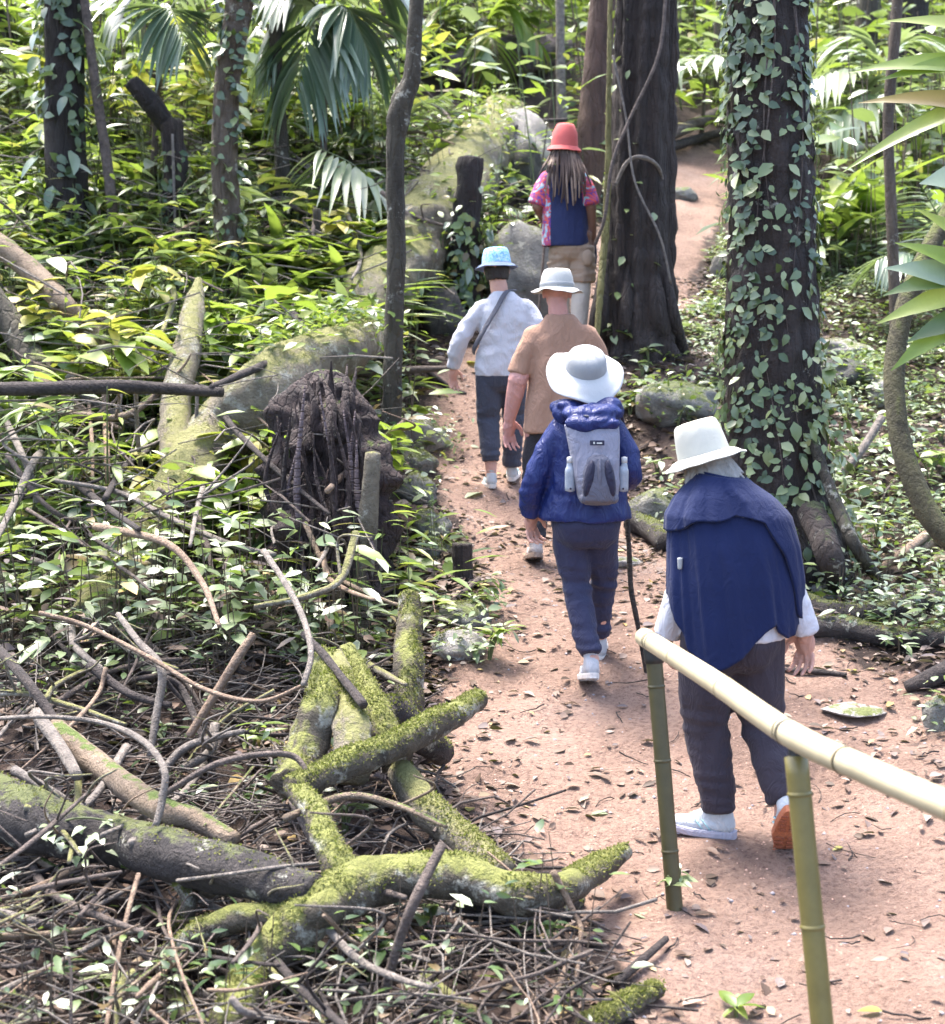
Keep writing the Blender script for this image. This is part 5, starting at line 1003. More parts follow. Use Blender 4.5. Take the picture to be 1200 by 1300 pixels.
for L in ([((-.1, .07, .52), .080), ((-.1, .045, .3), .078), ((-.09, .005, .10), .066)], [((.072, .012, .50), .082), ((.055, -.05, .3), .080), ((.042, -.11, .12), .066)]): B = Blob(); sleeve(B, [p for p, r in L], [r for p, r in L]); B.put('gaiter', 'gaiter', t, voxel=.009, it=2, fn=folds(.006, 9, 9, 30))
shoe(t, (-.09, 0, .09), (-.1, .2, .015), ('boot_dark', 'sole_brown'), .29, -1, up=(0, 0, 1)); shoe(t, (.042, -.115, .115), (.04, .08, .0), ('boot_dark', 'sole_brown'), .29, 1)
hr5 = Blob(); hr5.ell(P(0, -.03, -.02), (.08, .085, .09)); hr5 = hr5.put('hair', 'dread', t, voxel=.009, it=1)
rd = random.Random(8)
for k in range(34):
    a = math.pi * (1.02 + .96 * (k + .5) / 34); x0 = math.cos(a) * .082; y0 = math.sin(a) * .088; s = P(x0, y0 - .01, .0); L = rd.uniform(.30, .56) * (1 - .25 * abs(math.cos(a)) ** 3); dx = x0 * rd.uniform(.5, 1.3) + rd.uniform(-.03, .03)
    yb = lambda z: -.165 - .02 * rd.random()
    Q = [s, s + Vector((dx * .4, -.045 - .02 * rd.random(), -.11)), Vector((s.x + dx * .8, yb(0), s.z - .11 - (L - .11) * .5)), Vector((s.x + dx + rd.uniform(-.03, .03), yb(0), s.z - L))]
    part_tube('dreadlock', M['dread' if rd.random() < .68 else 'dread_tip'], hr5, Q, [.011, .011, .010, .006], seg=6, n=16, rough=.25, nscale=30)
hat(t, P(0, -.008, .0), rot @ Matrix.Rotation(R(4), 3, 'X'), .112, .175, .034, ('hat_red', 'hat_red'), 1.1, .004, 5, .66, None, 1.1, 'bucket', 1.2, 6)
st5 = MB().tube([Vector((-.215, .235, 1.08)), Vector((-.222, .20, .85)), Vector((-.245, .13, .6)), Vector((-.27, .08, .3)), Vector((-.29, .04, -.02))], [.012, .011, .011, .010, .009], seg=8, n=30, rough=.12, nscale=14).build('walking_stick', M['stick_brown'], None, p5.location, origin=Vector((0, 0, 0))); tag(st5, 'thin pale stick in the left hand of the dreadlocked walker', 'walking stick')
bm = MB().tube([Vector((.172, .085, .80)), Vector((.175, .05, .70)), Vector((.172, .02, .60))], [.030, .036, .026], seg=12, n=12, flat=.6).build('pouch', M['pack_dark'], None, p5.location, origin=Vector((0, 0, 0))); tag(bm, 'dark pouch carried in the right hand of the dreadlocked walker', 'pouch')
p5.scale = (.955, .955, .955)
# ------------------------------------------------------------------ plants (each a thing: stem, leaves)
def plant_root(px, py, label, group, cat='plant', name='leafy_plant', lift=0):
    b, d = G(px, py); b = b + Vector((0, 0, lift)); return root(name, b, label, cat, group), b, d
def sapling(label, px, py, hpx, nleaf, leafpx, mat='leaf_mid', kind='broad', seed=0, stems=3, spread=.45, group=None, name='leafy_plant', lean=(0, 0), stemmat='stem', cat='plant'):
    """stems that fan out and carry leaves along their upper part; sizes in photo pixels"""
    rd = random.Random(seed * 131 + int(px)); t, b, d = plant_root(px, py, label, group, cat, name); s = d / FPX; H = hpx * s; Lf = leafpx * s
    mb = MB(); tips = []
    for k in range(stems):
        a = rd.uniform(0, 6.28); o = Vector((math.cos(a), math.sin(a) * .7, 0)) * H * spread * (0 if stems == 1 else rd.uniform(.4, 1)) + Vector((lean[0] * s, lean[1] * s, 0))
        h = H * rd.uniform(.7, 1); P = [Vector((0, 0, -.03)), o * .3 + Vector((0, 0, h * .5)), o * .75 + Vector((0, 0, h * .85)), o + Vector((0, 0, h))]
        mb.tube(P, [.007 + H * .006, .006, .004, .0025], seg=5, n=10); tips.append(P)
    mb.build('stem', M[stemmat], t, Vector((0, 0, 0)))
    for i in range(nleaf):
        P = tips[i % stems]; f = rd.uniform(.35, 1) ** .7; q, _ = catmull(P, 20); p = q[min(20, int(f * 20))]
        a = i * 2.4 + rd.uniform(-.4, .4); dr = Vector((math.cos(a), math.sin(a), rd.uniform(-.35, .55)))
        put_leaf(t, kind, mat, p, dr, Lf * rd.uniform(.65, 1.15), rd.uniform(-.5, .5))
    return t
def rosette(label, px, py, leafpx, n, mat='leaf_bright', kind='strap', seed=0, group=None, name='strap_leaf_plant', up=(.5, 1.3), stemh=.08, widen=1.0, cat='plant'):
    rd = random.Random(seed * 77 + int(px)); t, b, d = plant_root(px, py, label, group, cat, name); L = leafpx * d / FPX
    MB().tube([Vector((0, 0, -.04)), Vector((0, 0, stemh * .6)), Vector((0.005, 0, stemh))], [.016, .014, .01], seg=6, n=6).build('stem', M['stem'], t, Vector((0, 0, 0)))
    for i in range(n):
        a = i * 2.4 + rd.uniform(-.3, .3); dr = Vector((math.cos(a), math.sin(a), rd.uniform(*up)))
        put_leaf(t, kind, mat, Vector((0, 0, stemh * rd.uniform(.5, 1))), dr, L * rd.uniform(.7, 1.1), rd.uniform(-.4, .4), widen=widen)
    return t
def frond(t, P, npair, leaflen, mat, rmat='stem', wid=1.0, drop=.25, rd=random, w0=.012, joined=False, flip=1):
    """P: rachis points in the plant's space; leaflets as sub-parts on both sides"""
    fr = part_tube('frond', M[rmat], t, P, [w0, w0 * .8, w0 * .3], seg=6, n=18); q, _ = catmull(P, 40)
    for i in range(npair):
        f = .16 + .82 * (i + .5) / npair; k = int(f * 40); p = q[k]; tg = (q[min(40, k + 1)] - q[max(0, k - 1)]).normalized()
        sd = tg.cross(Vector((0, 0, 1))); sd = sd.normalized() if sd.length > .05 else Vector((1, 0, 0))
        for s in (-1, 1):
            L = leaflen * (math.sin(math.pi * (.12 + .8 * f)) ** .6) * rd.uniform(.9, 1.08)
            dr = sd * s + tg * (.55 + .5 * f) + Vector((0, 0, -drop + rd.uniform(-.08, .08)))
            put_leaf(fr, 'leaflet', mat, p, dr, L, rd.uniform(-.25, .25), name='leaflet', widen=wid)
    return fr
def palm(label, px, py, fronds, mat, seed=0, npair=14, group=None, leafpx=60, wid=1.0, trunk=None, name='palm', drop=.25):
    """fronds: list of photo-pixel polylines with depth offset (px, py, dy) starting at the crown"""
    rd = random.Random(seed); b, d = G(px, py); t = root(name, b, label, 'palm', group)
    c0 = at_y(fronds[0][0][0], fronds[0][0][1], b.y + fronds[0][0][2]) - b
    part_tube('trunk', M['bark_brown'], t, [Vector((0, 0, -.1)), c0 * .5, c0], [.035, .03, .022], seg=8, n=10, rough=.1)
    for f in fronds:
        P = [at_y(x, y, b.y + dy) - b for x, y, dy in f]
        frond(t, P, npair, leafpx * d / FPX, mat, wid=wid, rd=rd, drop=drop)
    return t

MARKS = [((84, 250), 'the dark left tree'), ((125, 250), 'the thin brown sapling trunk'), ((216, 260), 'the dark broken snag'), ((290, 330), 'the slanting climber tree'), ((357, 220), 'the slender greyish tree'), ((500, 300), 'the slim pole tree'),
  ((594, 300), 'the dark stump post'), ((640, 70), 'the rotten log'), ((140, 494), 'the horizontal branch'), ((90, 390), 'the pale leaning trunk'), ((60, 480), 'the mossy dark leaning trunk'), ((230, 600), 'the thick mossy leaning trunk'), ((130, 770), 'the foot of the mossy leaning trunk'),
  ((415, 620), 'the decayed stump'), ((403, 330), 'the small mossy post'), ((440, 240), 'the palm with pale drooping leaflets'), ((370, 460), 'the dark knobbly branch'), ((225, 670), 'the dark thin branch'), ((812, 400), 'the fluted tree'), ((858, 505), 'the low mossy rock by the path'), ((832, 640), 'the mossy rock by the bucket hat'), ((980, 400), 'the ivy tree'), ((1135, 250), 'the thin dark sapling trunk'),
  ((1150, 100), 'the shaded trunk at the top'), ((1098, 100), 'the mossy trunk at the top'), ((1145, 550), 'the curving liana'), ((1065, 450), 'the grey rock slab'), ((1095, 570), 'the grey leaning pole'), ((1085, 785), 'the fallen logs at the right'), ((1165, 690), 'the spreading pale roots'), ((905, 320), 'the rock by the far path'), ((880, 160), 'the grey log at the far bend'),
  ((200, 1080), 'the heavy dark log'), ((190, 1020), 'the tan bare log'), ((370, 1165), 'the mossy arms'), ((490, 940), 'the mossy branch stub'), ((390, 900), 'the wide mossy buttress'), ((270, 880), 'the pale slanting stick'), ((80, 930), 'the dark slanting stick'), ((60, 1140), 'the dark hollow under the heavy log'), ((150, 1220), 'the light reed stem')]
LOOK = {'leaf_mid': 'mid green', 'leaf_bright': 'bright yellow green', 'leaf_pale': 'pale shiny', 'leaf_blue': 'dark bluish', 'leaf_ivy': 'grey green', 'leaf_yellow': 'yellowish'}; SHAPE = {'broad': 'broad leaved', 'lance': 'narrow leaved', 'heart': 'round leaved'}
USED = set()
def where(head, x, y):
    """a label that no other thing has yet: the look, then a landmark and the side of it"""
    ms = sorted(MARKS, key=lambda m: (m[0][0] - x) ** 2 + (m[0][1] - y) ** 2)
    for mk in ms[:4]:
        sd = 'left of' if x < mk[0][0] - 14 else 'right of' if x > mk[0][0] + 14 else 'close to'; ud = 'above' if y < mk[0][1] else 'below'
        for rel in (sd, ud, 'in view ' + ud + ' and ' + sd):
            L = f'{head} {rel} {mk[1]}'
            if L not in USED and len(L.split()) <= 16: USED.add(L); return L
    return f'{head} {sd} {ms[0][1]}'
# palms and ferns
palm('palm with a drooping fan of long pale leaflets in the middle of the left bank', 492, 320,
     [[(478,262,0),(455,215,-.25),(400,185,-.5)], [(478,262,0),(500,235,-.1),(545,228,-.1)], [(478,262,0),(440,270,-.4),(395,300,-.6)]], 'leaf_pale', 1, 13, None, 120, 1.35, drop=.8)
palm('palm with short pale feathery fronds above the striped fan palm', 470, 250,
     [[(500,190,0),(460,165,-.2),(405,172,-.3)], [(500,190,0),(455,140,-.1),(395,130,-.2)], [(500,190,0),(480,120,0),(425,95,-.1)], [(500,190,0),(520,140,.1),(560,120,.1)]], 'leaf_pale', 2, 13, None, 60, 1.7)
palm('tall bluish palm at the top with fronds arching down to both sides', 408, 290,
     [[(415,20,0),(395,35,-.3),(375,120,-.5)], [(415,20,0),(400,-30,0),(340,-10,-.2)], [(415,20,0),(440,10,-.2),(470,70,-.3)], [(415,20,0),(380,0,.1),(330,70,0)], [(415,20,0),(450,-40,0),(510,-10,.1)]], 'leaf_blue', 3, 22, None, 125, 1.35)
palm('bluish feathery palm at the top left behind the dark snag', 190, 300,
     [[(205,30,0),(215,10,-.2),(238,60,-.4)], [(205,30,0),(180,-10,0),(140,20,-.1)], [(205,30,0),(250,-30,.1),(290,10,.1)]], 'leaf_blue', 4, 20, None, 105, 1.4)
palm('yellow green fern palm in front of the rotten log', 610, 110,
     [[(608,40,0),(570,10,-.1),(520,40,-.2)], [(608,40,0),(640,5,0),(690,60,-.2)], [(608,40,0),(600,-10,.1),(560,-30,.2)], [(608,40,0),(625,50,-.4),(632,95,-.6)], [(608,40,0),(650,-20,.1),(700,-20,.1)]], 'leaf_bright', 5, 17, None, 70, 1.5)
palm('pale shining fern fronds between the fluted tree and the ivy tree', 890, 180,
     [[(895,110,0),(870,75,-.3),(840,95,-.5)], [(895,110,0),(905,70,-.4),(935,85,-.6)], [(895,110,0),(890,60,.1),(868,45,.2)]], 'leaf_pale', 6, 14, None, 60, 1.8)
palm('feathery frond palm at the right edge below the strap leaves', 1205, 410,
     [[(1188,360,0),(1195,290,-.2),(1170,235,-.3)], [(1188,360,0),(1205,280,.2),(1240,250,.2)], [(1188,360,0),(1150,320,-.1),(1112,330,-.2)]], 'leaf_blue', 7, 19, None, 80, 1.25, drop=.4)
palm('glossy palm with arching pale fronds at the upper right', 1105, 260,
     [[(1120,170,0),(1085,90,-.2),(1020,105,-.5)], [(1120,170,0),(1140,60,-.1),(1210,55,-.2)], [(1120,170,0),(1100,120,-.5),(1045,165,-.8)], [(1120,170,0),(1110,60,.1),(1060,50,.2)]], 'leaf_pale', 8, 20, None, 88, 1.5)
palm('small green fern at the foot of the dark stump post', 628, 330, [[(628,290,0),(640,262,-.1),(664,270,-.2)], [(628,290,0),(615,265,0),(606,280,-.1)], [(628,290,0),(632,250,0),(650,235,0)]], 'leaf_mid', 9, 12, None, 30, 1.5, name='fern')

# broad strap plants
G1 = 'strap leaved plants massed around the small mossy post'
spots = [(318,395,80),(345,420,95),(372,400,90),(398,425,100),(430,410,95),(455,440,90),(352,365,80),(468,395,80),(425,375,80),(330,450,80),(388,455,85),(452,472,80),(415,452,85),(305,430,70),(362,432,95),(440,390,95),(335,385,85),(380,380,85),(410,378,80),(478,430,80),(350,470,85),(435,460,90),(322,462,80),(295,400,80)]
for i, (x, y, L) in enumerate(spots):
    rosette(where(('bright strap leaved plant', 'pale strap leaved plant', 'bright strap leaved plant', 'bright strap leaved plant')[i % 4], x, y), x, y, L * 1.3, 17, ('leaf_bright', 'leaf_pale', 'leaf_bright', 'leaf_bright')[i % 4], 'strap', i, G1, up=(.5, 1.7), widen=1.25, stemh=.28)
rosette('small bright strap grass at the path edge right of the pole tree', 518, 500, 58, 9, 'leaf_bright', 'strap', 30, up=(.2, 1.1))
rosette('pale grass tuft on the litter slope above the grey path edge rock', 598, 775, 42, 9, 'leaf_pale', 'strap', 31, up=(.1, .8))
rosette('ginger like plant with broad bright leaves against the right side of the ivy tree', 1048, 330, 120, 10, 'leaf_bright', 'ginger', 32, up=(.5, 1.6), stemh=.45)
rosette('ginger like plant with long leaves behind the thin dark sapling trunk', 1085, 330, 150, 12, 'leaf_bright', 'ginger', 33, up=(.4, 1.4), stemh=.4)
rosette('tall plant with drooping pale green leaves low beside the ivy tree', 1062, 350, 105, 10, 'leaf_mid', 'ginger', 34, up=(-.1, 1.0), stemh=.5)
# the near plant that leans in from the right edge
b, _ = G(1330, 760); t = root('strap_leaf_plant', b, 'big long leaved plant reaching into the frame at the upper right edge', 'plant'); Yb = at(1230, 300, 5.6).y
c = at_y(1290, 150, Yb) - b; part_tube('stem', M['stem'], t, [Vector((0, 0, -.05)), c * .6 + Vector((.05, 0, 0)), c], [.02, .016, .01], seg=8, n=14)
for (x, y, ex, ey, L, wd) in ((1275,130,1105,190,190,.55),(1275,100,1120,75,170,.8),(1270,150,1130,120,150,.8),(1280,60,1160,20,140,.8),(1275,110,1195,45,110,.8),(1270,90,1150,95,130,.9),(1280,170,1180,130,110,.7)):
    p0 = at_y(x, y, Yb) - b; p1 = at_y(ex, ey, Yb - .15) - b
    put_leaf(t, 'ginger', 'leaf_bright', p0, (p1 - p0) + Vector((0, 0, .12)), (p1 - p0).length * 1.02, 0, widen=wd * 1.35, up=Vector((-.15, -1, .9)))
b, _ = G(1330, 900); t = root('broad_leaf_plant', b, 'big glossy dark leaved plant at the right edge beside the curving liana', 'plant'); Yb = at(1240, 400, 5.3).y
c = at_y(1270, 420, Yb) - b; part_tube('stem', M['stem'], t, [Vector((0, 0, -.05)), c * .6 + Vector((.04, 0, 0)), c], [.016, .014, .01], seg=8, n=14)
for (x, y, ex, ey, mt, wd) in ((1240,370,1140,400,'leaf_bright',.9),(1230,360,1150,340,'leaf_blue',1.3),(1240,350,1165,310,'leaf_bright',.9),(1245,390,1155,455,'leaf_bright',1.0),(1250,330,1190,270,'leaf_bright',.9),(1240,400,1175,430,'leaf_mid',1.3),(1240,230,1190,235,'leaf_blue',2.2),(1235,350,1148,368,'leaf_mid',1.1)):
    p0 = at_y(x, y, Yb) - b; p1 = at_y(ex, ey, Yb - .1) - b
    put_leaf(t, 'ginger', mt, p0, (p1 - p0) + Vector((0, 0, .06)), (p1 - p0).length * 1.03, 0, widen=wd * 1.5, up=Vector((-.1, -1, .7)))

# saplings and broadleaf plants that can be told apart
SP_ = [ # label, px, py(base), h, n leaves, leaf px, mat, kind, stems
 ('sapling with drooping yellow leaves at the upper left', 255,150,130,14,44,'leaf_yellow','broad',2),
 ('plant with a spray of yellowish leaves beside the slender greyish tree', 335,265,60,14,28,'leaf_yellow','broad',3),
 ('broad leaved plant with big yellow green leaves in front of the dark left tree', 62,265,105,16,50,'leaf_bright','broad',3),
 ('pale leaved plant at the left edge under the leaning shaded trunk', 28,190,110,14,54,'leaf_pale','broad',2),
 ('dark glossy plant with long leaves right of the dark left tree', 128,215,150,18,54,'leaf_bright','lance',3),
 ('wide plant with many green leaves at the left edge above the pale leaning trunk', 42,330,110,22,44,'leaf_bright','broad',4),
 ('drooping dark leaved plant left of the thin brown sapling trunk', 100,380,110,22,44,'leaf_mid','broad',4),
 ('leafy plant beside the foot of the thin brown sapling trunk', 168,370,120,22,42,'leaf_mid','broad',4),
 ('bright leaved plant just right of the pale leaning trunk', 188,470,85,16,46,'leaf_bright','broad',3),
 ('plant with big round pale leaves at the left edge above the horizontal branch', 48,480,90,16,50,'leaf_pale','wide',3),
 ('plant with glossy green leaves at the far left edge level with the horizontal branch', 10,490,100,16,52,'leaf_bright','broad',3),
 ('seedling with one large upright bright leaf beside the pale limb', 308,425,50,6,52,'leaf_bright','broad',1),
 ('bright seedling rooted on the middle of the mossy leaning trunk', 238,572,50,10,34,'leaf_bright','broad',2),
 ('leafy plant under the horizontal branch near the left edge', 130,560,55,16,32,'leaf_mid','broad',3),
 ('pale leaved plant under the horizontal branch near the left edge', 30,590,55,14,34,'leaf_pale','broad',3),
 ('small bright plant at the left edge below the grey leaning stick', 14,690,60,14,36,'leaf_bright','broad',3),
 ('plant with yellow green round leaves above the dark thin branch', 100,640,50,14,28,'leaf_yellow','wide',3),
 ('leafy seedling left of the decayed stump, with yellow tips', 288,760,60,14,36,'leaf_bright','broad',3),
 ('low plant in front of the decayed stump', 338,730,60,16,32,'leaf_mid','broad',3),
 ('pair of narrow upright leaves beside the pale mossy trunk foot', 112,790,44,5,40,'leaf_bright','lance',1),
 ('plant with white shining leaves above the sagging thin vine', 35,770,60,16,36,'leaf_pale','broad',3),
 ('small plant between the pale upright sticks and the vine', 115,880,50,12,30,'leaf_pale','broad',2),
 ('plant with narrow green leaves behind the mossy branch stub', 318,985,80,14,44,'leaf_bright','lance',3),
 ('low leafy plant in the dark hollow right of the arched stick', 375,1010,45,12,28,'leaf_mid','broad',3),
 ('small plant with bright leaves between the mossy buttresses and the mossy post', 480,850,55,16,28,'leaf_bright','lance',3),
 ('leafy plant growing at the path edge beside the grey rock', 620,842,60,20,30,'leaf_bright','lance',4),
 ('low pale plant spreading under the path edge plant', 598,842,26,14,20,'leaf_pale','broad',3),
 ('plant with a few broad dark leaves below the root crown', 470,1250,75,9,40,'leaf_mid','broad',2),
 ('small seedling below the root crown with two tone leaves', 545,1200,55,8,34,'leaf_mid','wide',2),
 ('seedling in the damp hollow left of the bent twig', 690,1215,60,14,20,'leaf_mid','broad',3),
 ('tiny creeper plant climbing the foot of the far handrail post', 862,1160,60,12,24,'leaf_ivy','broad',2),
 ('low bright seedling on the path at the bottom edge', 935,1292,22,7,36,'leaf_bright','broad',2),
 ('big pale leaved plant beside the upright dark stump post', 636,262,50,12,40,'leaf_pale','wide',3),
 ('yellow leaved plant low beside the dark stump post', 578,335,28,8,32,'leaf_yellow','wide',2),
 ('yellow green plant growing out of the bank above the stump post', 545,250,40,14,34,'leaf_bright','broad',3),
 ('pale leaved plant on the mossy fallen trunk by the pole tree', 525,285,40,12,36,'leaf_pale','wide',3),
 ('small plant with bright leaves clinging to the front of the fluted tree', 792,300,46,14,28,'leaf_bright','broad',3),
 ('small plant at the foot of the fluted tree', 786,455,40,12,24,'leaf_mid','broad',2),
 ('bright plant with upright long leaves right behind the fluted tree', 866,140,90,12,44,'leaf_bright','lance',2),
 ('plant with one long slanting leaf left of the ivy tree', 915,195,60,8,44,'leaf_bright','lance',1),
 ('dense glossy shrub at the top right under the shaded trunks', 1060,150,90,34,26,'leaf_blue','broad',5),
 ('dense leafy shrub behind the thin dark sapling trunk', 1165,220,100,36,30,'leaf_blue','broad',5),
 ('round leaved plant right of the thin dark sapling trunk', 1172,260,80,16,34,'leaf_mid','wide',3),
 ('yellow topped plant high beside the thin dark sapling trunk', 1118,120,90,12,26,'leaf_yellow','broad',2),
 ('feathery pale plant in the dark gap right of the ivy tree', 1060,355,60,16,26,'leaf_pale','lance',3),
 ('low pale plant at the foot of the frond palm on the right', 1105,345,50,22,26,'leaf_pale','broad',4),
 ('bright low plant under the curve of the liana', 1180,610,40,14,28,'leaf_bright','broad',3),
 ('plant with yellow green leaves at the top of the frame left of the pole tree', 445,60,80,26,26,'leaf_bright','broad',4),
 ('bright shrub at the top edge right of the rotten log', 725,60,90,34,28,'leaf_bright','broad',5),
 ('bright feathery bush at the top edge above the rotten log', 560,25,70,30,26,'leaf_bright','lance',5),
 ('big glossy shrub at the top left corner', 25,110,150,36,44,'leaf_bright','lance',5),
 ('light green shrub right of the dark left tree at the top edge', 140,90,130,36,40,'leaf_bright','lance',5),
]
for i, (lab, x, y, h, n, lp, mt, kd, st) in enumerate(SP_):
    sapling(lab, x, y, h, n, lp, mt, kd, i + 1, st)
# fillers that nothing tells apart
def filler(zone, count, label, group, mats, kinds, hr, lr, seed, nl=(9, 15)):
    rd = random.Random(seed); k = 0; tr = 0
    while k < count and tr < 2000:
        tr += 1; x = rd.uniform(zone[0], zone[2]); y = rd.uniform(zone[1], zone[3]); p, d = G(x, y)
        if path_sd(p.x, p.y)[0] > -.12 or (825 < x < 950 and y > 150 and y < 450): continue
        f = 8.5 / d
        mt = rd.choice(mats); kd = rd.choice(kinds); h = rd.uniform(*hr); mk = min(MARKS, key=lambda m: (m[0][0] - x) ** 2 + (m[0][1] - y) ** 2)
        sz = 'tall' if h > hr[0] + .6 * (hr[1] - hr[0]) else 'low'
        sapling(where(f'{sz} {LOOK[mt]} {SHAPE[kd]} {label}', x, y), x, y, h * f, rd.randint(*nl), rd.uniform(*lr) * f, mt, kd, tr, rd.randint(2, 4), .5, group, 'seedling'); k += 1
filler((0, 330, 330, 760), 46, 'plant', 'leafy seedlings on the left bank', ('leaf_mid', 'leaf_bright', 'leaf_pale', 'leaf_mid'), ('broad', 'lance', 'broad'), (50, 105), (32, 56), 1)
filler((0, 60, 560, 330), 60, 'plant', 'understorey plants on the upper left slope', ('leaf_bright', 'leaf_pale', 'leaf_mid', 'leaf_blue'), ('broad', 'lance', 'broad'), (100, 200), (50, 84), 2)
filler((870, 60, 1200, 330), 34, 'plant', 'understorey plants on the upper right slope', ('leaf_mid', 'leaf_blue', 'leaf_pale'), ('broad', 'lance'), (100, 200), (50, 84), 3)
filler((0, 330, 470, 720), 70, 'plant', 'tall bright plants on the left bank', ('leaf_bright', 'leaf_pale', 'leaf_bright', 'leaf_yellow'), ('lance', 'broad', 'broad'), (90, 210), (40, 70), 7, (14, 26))
filler((0, 110, 520, 330), 22, 'sapling', 'tall saplings on the upper left slope', ('leaf_bright', 'leaf_pale', 'leaf_mid', 'leaf_yellow'), ('lance', 'broad'), (200, 380), (44, 76), 8, (20, 34))
filler((780, 460, 930, 640), 14, 'seedling', 'seedlings between the path and the ivy tree', ('leaf_mid', 'leaf_pale'), ('broad',), (22, 40), (18, 28), 4, (7, 12))
filler((1050, 330, 1200, 700), 20, 'seedling', 'seedlings on the right slope', ('leaf_mid', 'leaf_pale', 'leaf_bright'), ('broad', 'lance'), (24, 50), (18, 30), 5, (7, 12))
filler((0, 800, 480, 1290), 16, 'seedling', 'seedlings in the tangle', ('leaf_mid', 'leaf_pale', 'leaf_ivy'), ('broad', 'heart'), (18, 40), (14, 22), 6, (4, 8))

# ------------------------------------------------------------------ stuff: leaf cover, litter, twigs
rng = np.random.default_rng(11)
# clearings: ground seen bare or held by other plants (photo rectangle, share of the cover that stays)
CLEAR = [(500, 120, 720, 330, .12), (430, 330, 570, 470, .35), (300, 300, 480, 480, .30), (340, 480, 520, 800, .25), (480, 640, 640, 900, .15), (90, 560, 330, 800, .45), (750, 440, 900, 480, .3)]
def scatter(n, x0, x1, y0, y1, keep, clear=False):
    x = rng.uniform(x0, x1, n); y = rng.uniform(y0, y1, n); k = (np.abs(x) < .36 * y + 1.2) & keep(x, y); x = x[k]; y = y[k]
    if clear:
        z = base_h(x, y) - CAM.z; dd = y * CP - z * SP; pu = 600 + FPX * x / dd; pv = 650 - FPX * (y * SP + z * CP) / dd; ok = np.ones(len(x), bool); q = rng.uniform(0, 1, len(x))
        for a, b, c, d, pr in CLEAR: ok &= ~((pu > a) & (pu < c) & (pv > b) & (pv < d) & (q > pr))
        x = x[ok]; y = y[ok]
    return x, y
def cover(name, label, mat, n, x0, x1, y0, y1, hlo, hhi, lsize, keep, per=7, clump=1.3, wid=(.28, .5), upz=(-.25, .6), thr=(.25, .72)):
    x, y = scatter(n, x0, x1, y0, y1, lambda a, b: keep(a, b) & (vnoise(a * clump, b * clump, 17) > rng.uniform(*thr, len(a))), True)
    z = height(x, y); m = len(x); hh = rng.uniform(hlo, hhi, m) * (.5 + vnoise(x * .9, y * .9, 23))
    X = np.repeat(x, per); Y = np.repeat(y, per); Z = np.repeat(z, per); H = np.repeat(hh, per); t = rng.uniform(.1, 1, m * per) ** .8; a = rng.uniform(0, 6.283, m * per)
    rad = H * rng.uniform(.05, .55, m * per)
    pos = np.c_[X + np.cos(a) * rad, Y + np.sin(a) * rad, Z + H * t + .01]; d = np.c_[np.cos(a), np.sin(a), rng.uniform(*upz, m * per)]
    sz = rng.uniform(*lsize, m * per) * np.repeat(rng.uniform(.7, 1.25, m), per)
    # a thin stalk for every clump
    tx = x + rng.uniform(-.15, .15, m) * hh; ty = y + rng.uniform(-.15, .15, m) * hh; r = .002 + hh * .006; V = []
    for (bx, by, bz, k) in ((x, y, z - .02, 1.0), (tx, ty, z + hh * .95, .4)):
        for a3 in (0, 2.094, 4.189): V.append(np.c_[bx + np.cos(a3) * r * k, by + np.sin(a3) * r * k, bz])
    V = np.stack(V, 1).reshape(-1, 3); b6 = np.arange(m)[:, None, None] * 6; Q = np.array([[0, 1, 4, 3], [1, 2, 5, 4], [2, 0, 3, 5]])
    tag(link('undergrowth_stalks', mesh_np('undergrowth_stalks', V, (b6 + Q[None]).reshape(-1, 4)), M['stem_brown' if mat != 'leaf_bright' else 'stem']), 'thin stalks of the ' + label, None, None, 'stuff')
    return leaf_cloud(name, label, mat, pos, d, np.array([0, 0, 1.0]) + rng.normal(0, .35, (m * per, 3)), sz, rng.uniform(*wid, m * per))
off = lambda e: (lambda x, y: path_sd(x, y) < -e)
tangle = lambda x, y: (y < 6.4) & (x < 1.2)
lft = lambda x, y: off(.12)(x, y) & ~tangle(x, y) & (x < .6 + .02 * y)
rgt = lambda x, y: off(.10)(x, y) & (x > .5)
cover('undergrowth', 'mid green leafy undergrowth covering the left bank', 'leaf_mid', 4200, -6.5, 1.2, 6.6, 17, .12, .5, (.07, .19), lft)
cover('undergrowth', 'bright yellow green leafy undergrowth over the left bank', 'leaf_bright', 6000, -6.5, 1.2, 7, 18, .15, .8, (.09, .24), lft, wid=(.14, .34))
cover('undergrowth', 'pale shining leaves scattered through the left undergrowth', 'leaf_pale', 5600, -6.5, 1.2, 6.4, 18, .1, .6, (.05, .16), lft, wid=(.3, .65))
cover('ground_cover', 'small leaved green ground cover on the right slope', 'leaf_mid', 4200, .8, 8, 6.6, 17, .05, .2, (.04, .09), rgt)
cover('ground_cover', 'pale small leaves through the ground cover on the right slope', 'leaf_pale', 9000, .8, 8, 6.6, 17, .05, .2, (.04, .09), rgt)
cover('dead_leaves', 'curled brown dead leaves caught in the undergrowth', 'litter', 3000, -6.5, 1.2, 6.4, 17, .05, .4, (.05, .13), lft)
def far(x, y):
    pxx = 600 + FPX * x / np.maximum(y, 1); return off(.3)(x, y) & ~((pxx > 832) & (pxx < 948) & (y < 20))
cover('undergrowth', 'far bright leafy undergrowth on the upper slope', 'leaf_bright', 5200, -14, 14, 14, 34, .3, 2.1, (.16, .46), far, wid=(.16, .36))
cover('undergrowth', 'far mid green leafy undergrowth on the upper slope', 'leaf_mid', 5000, -14, 14, 14, 34, .3, 2.0, (.16, .42), far)
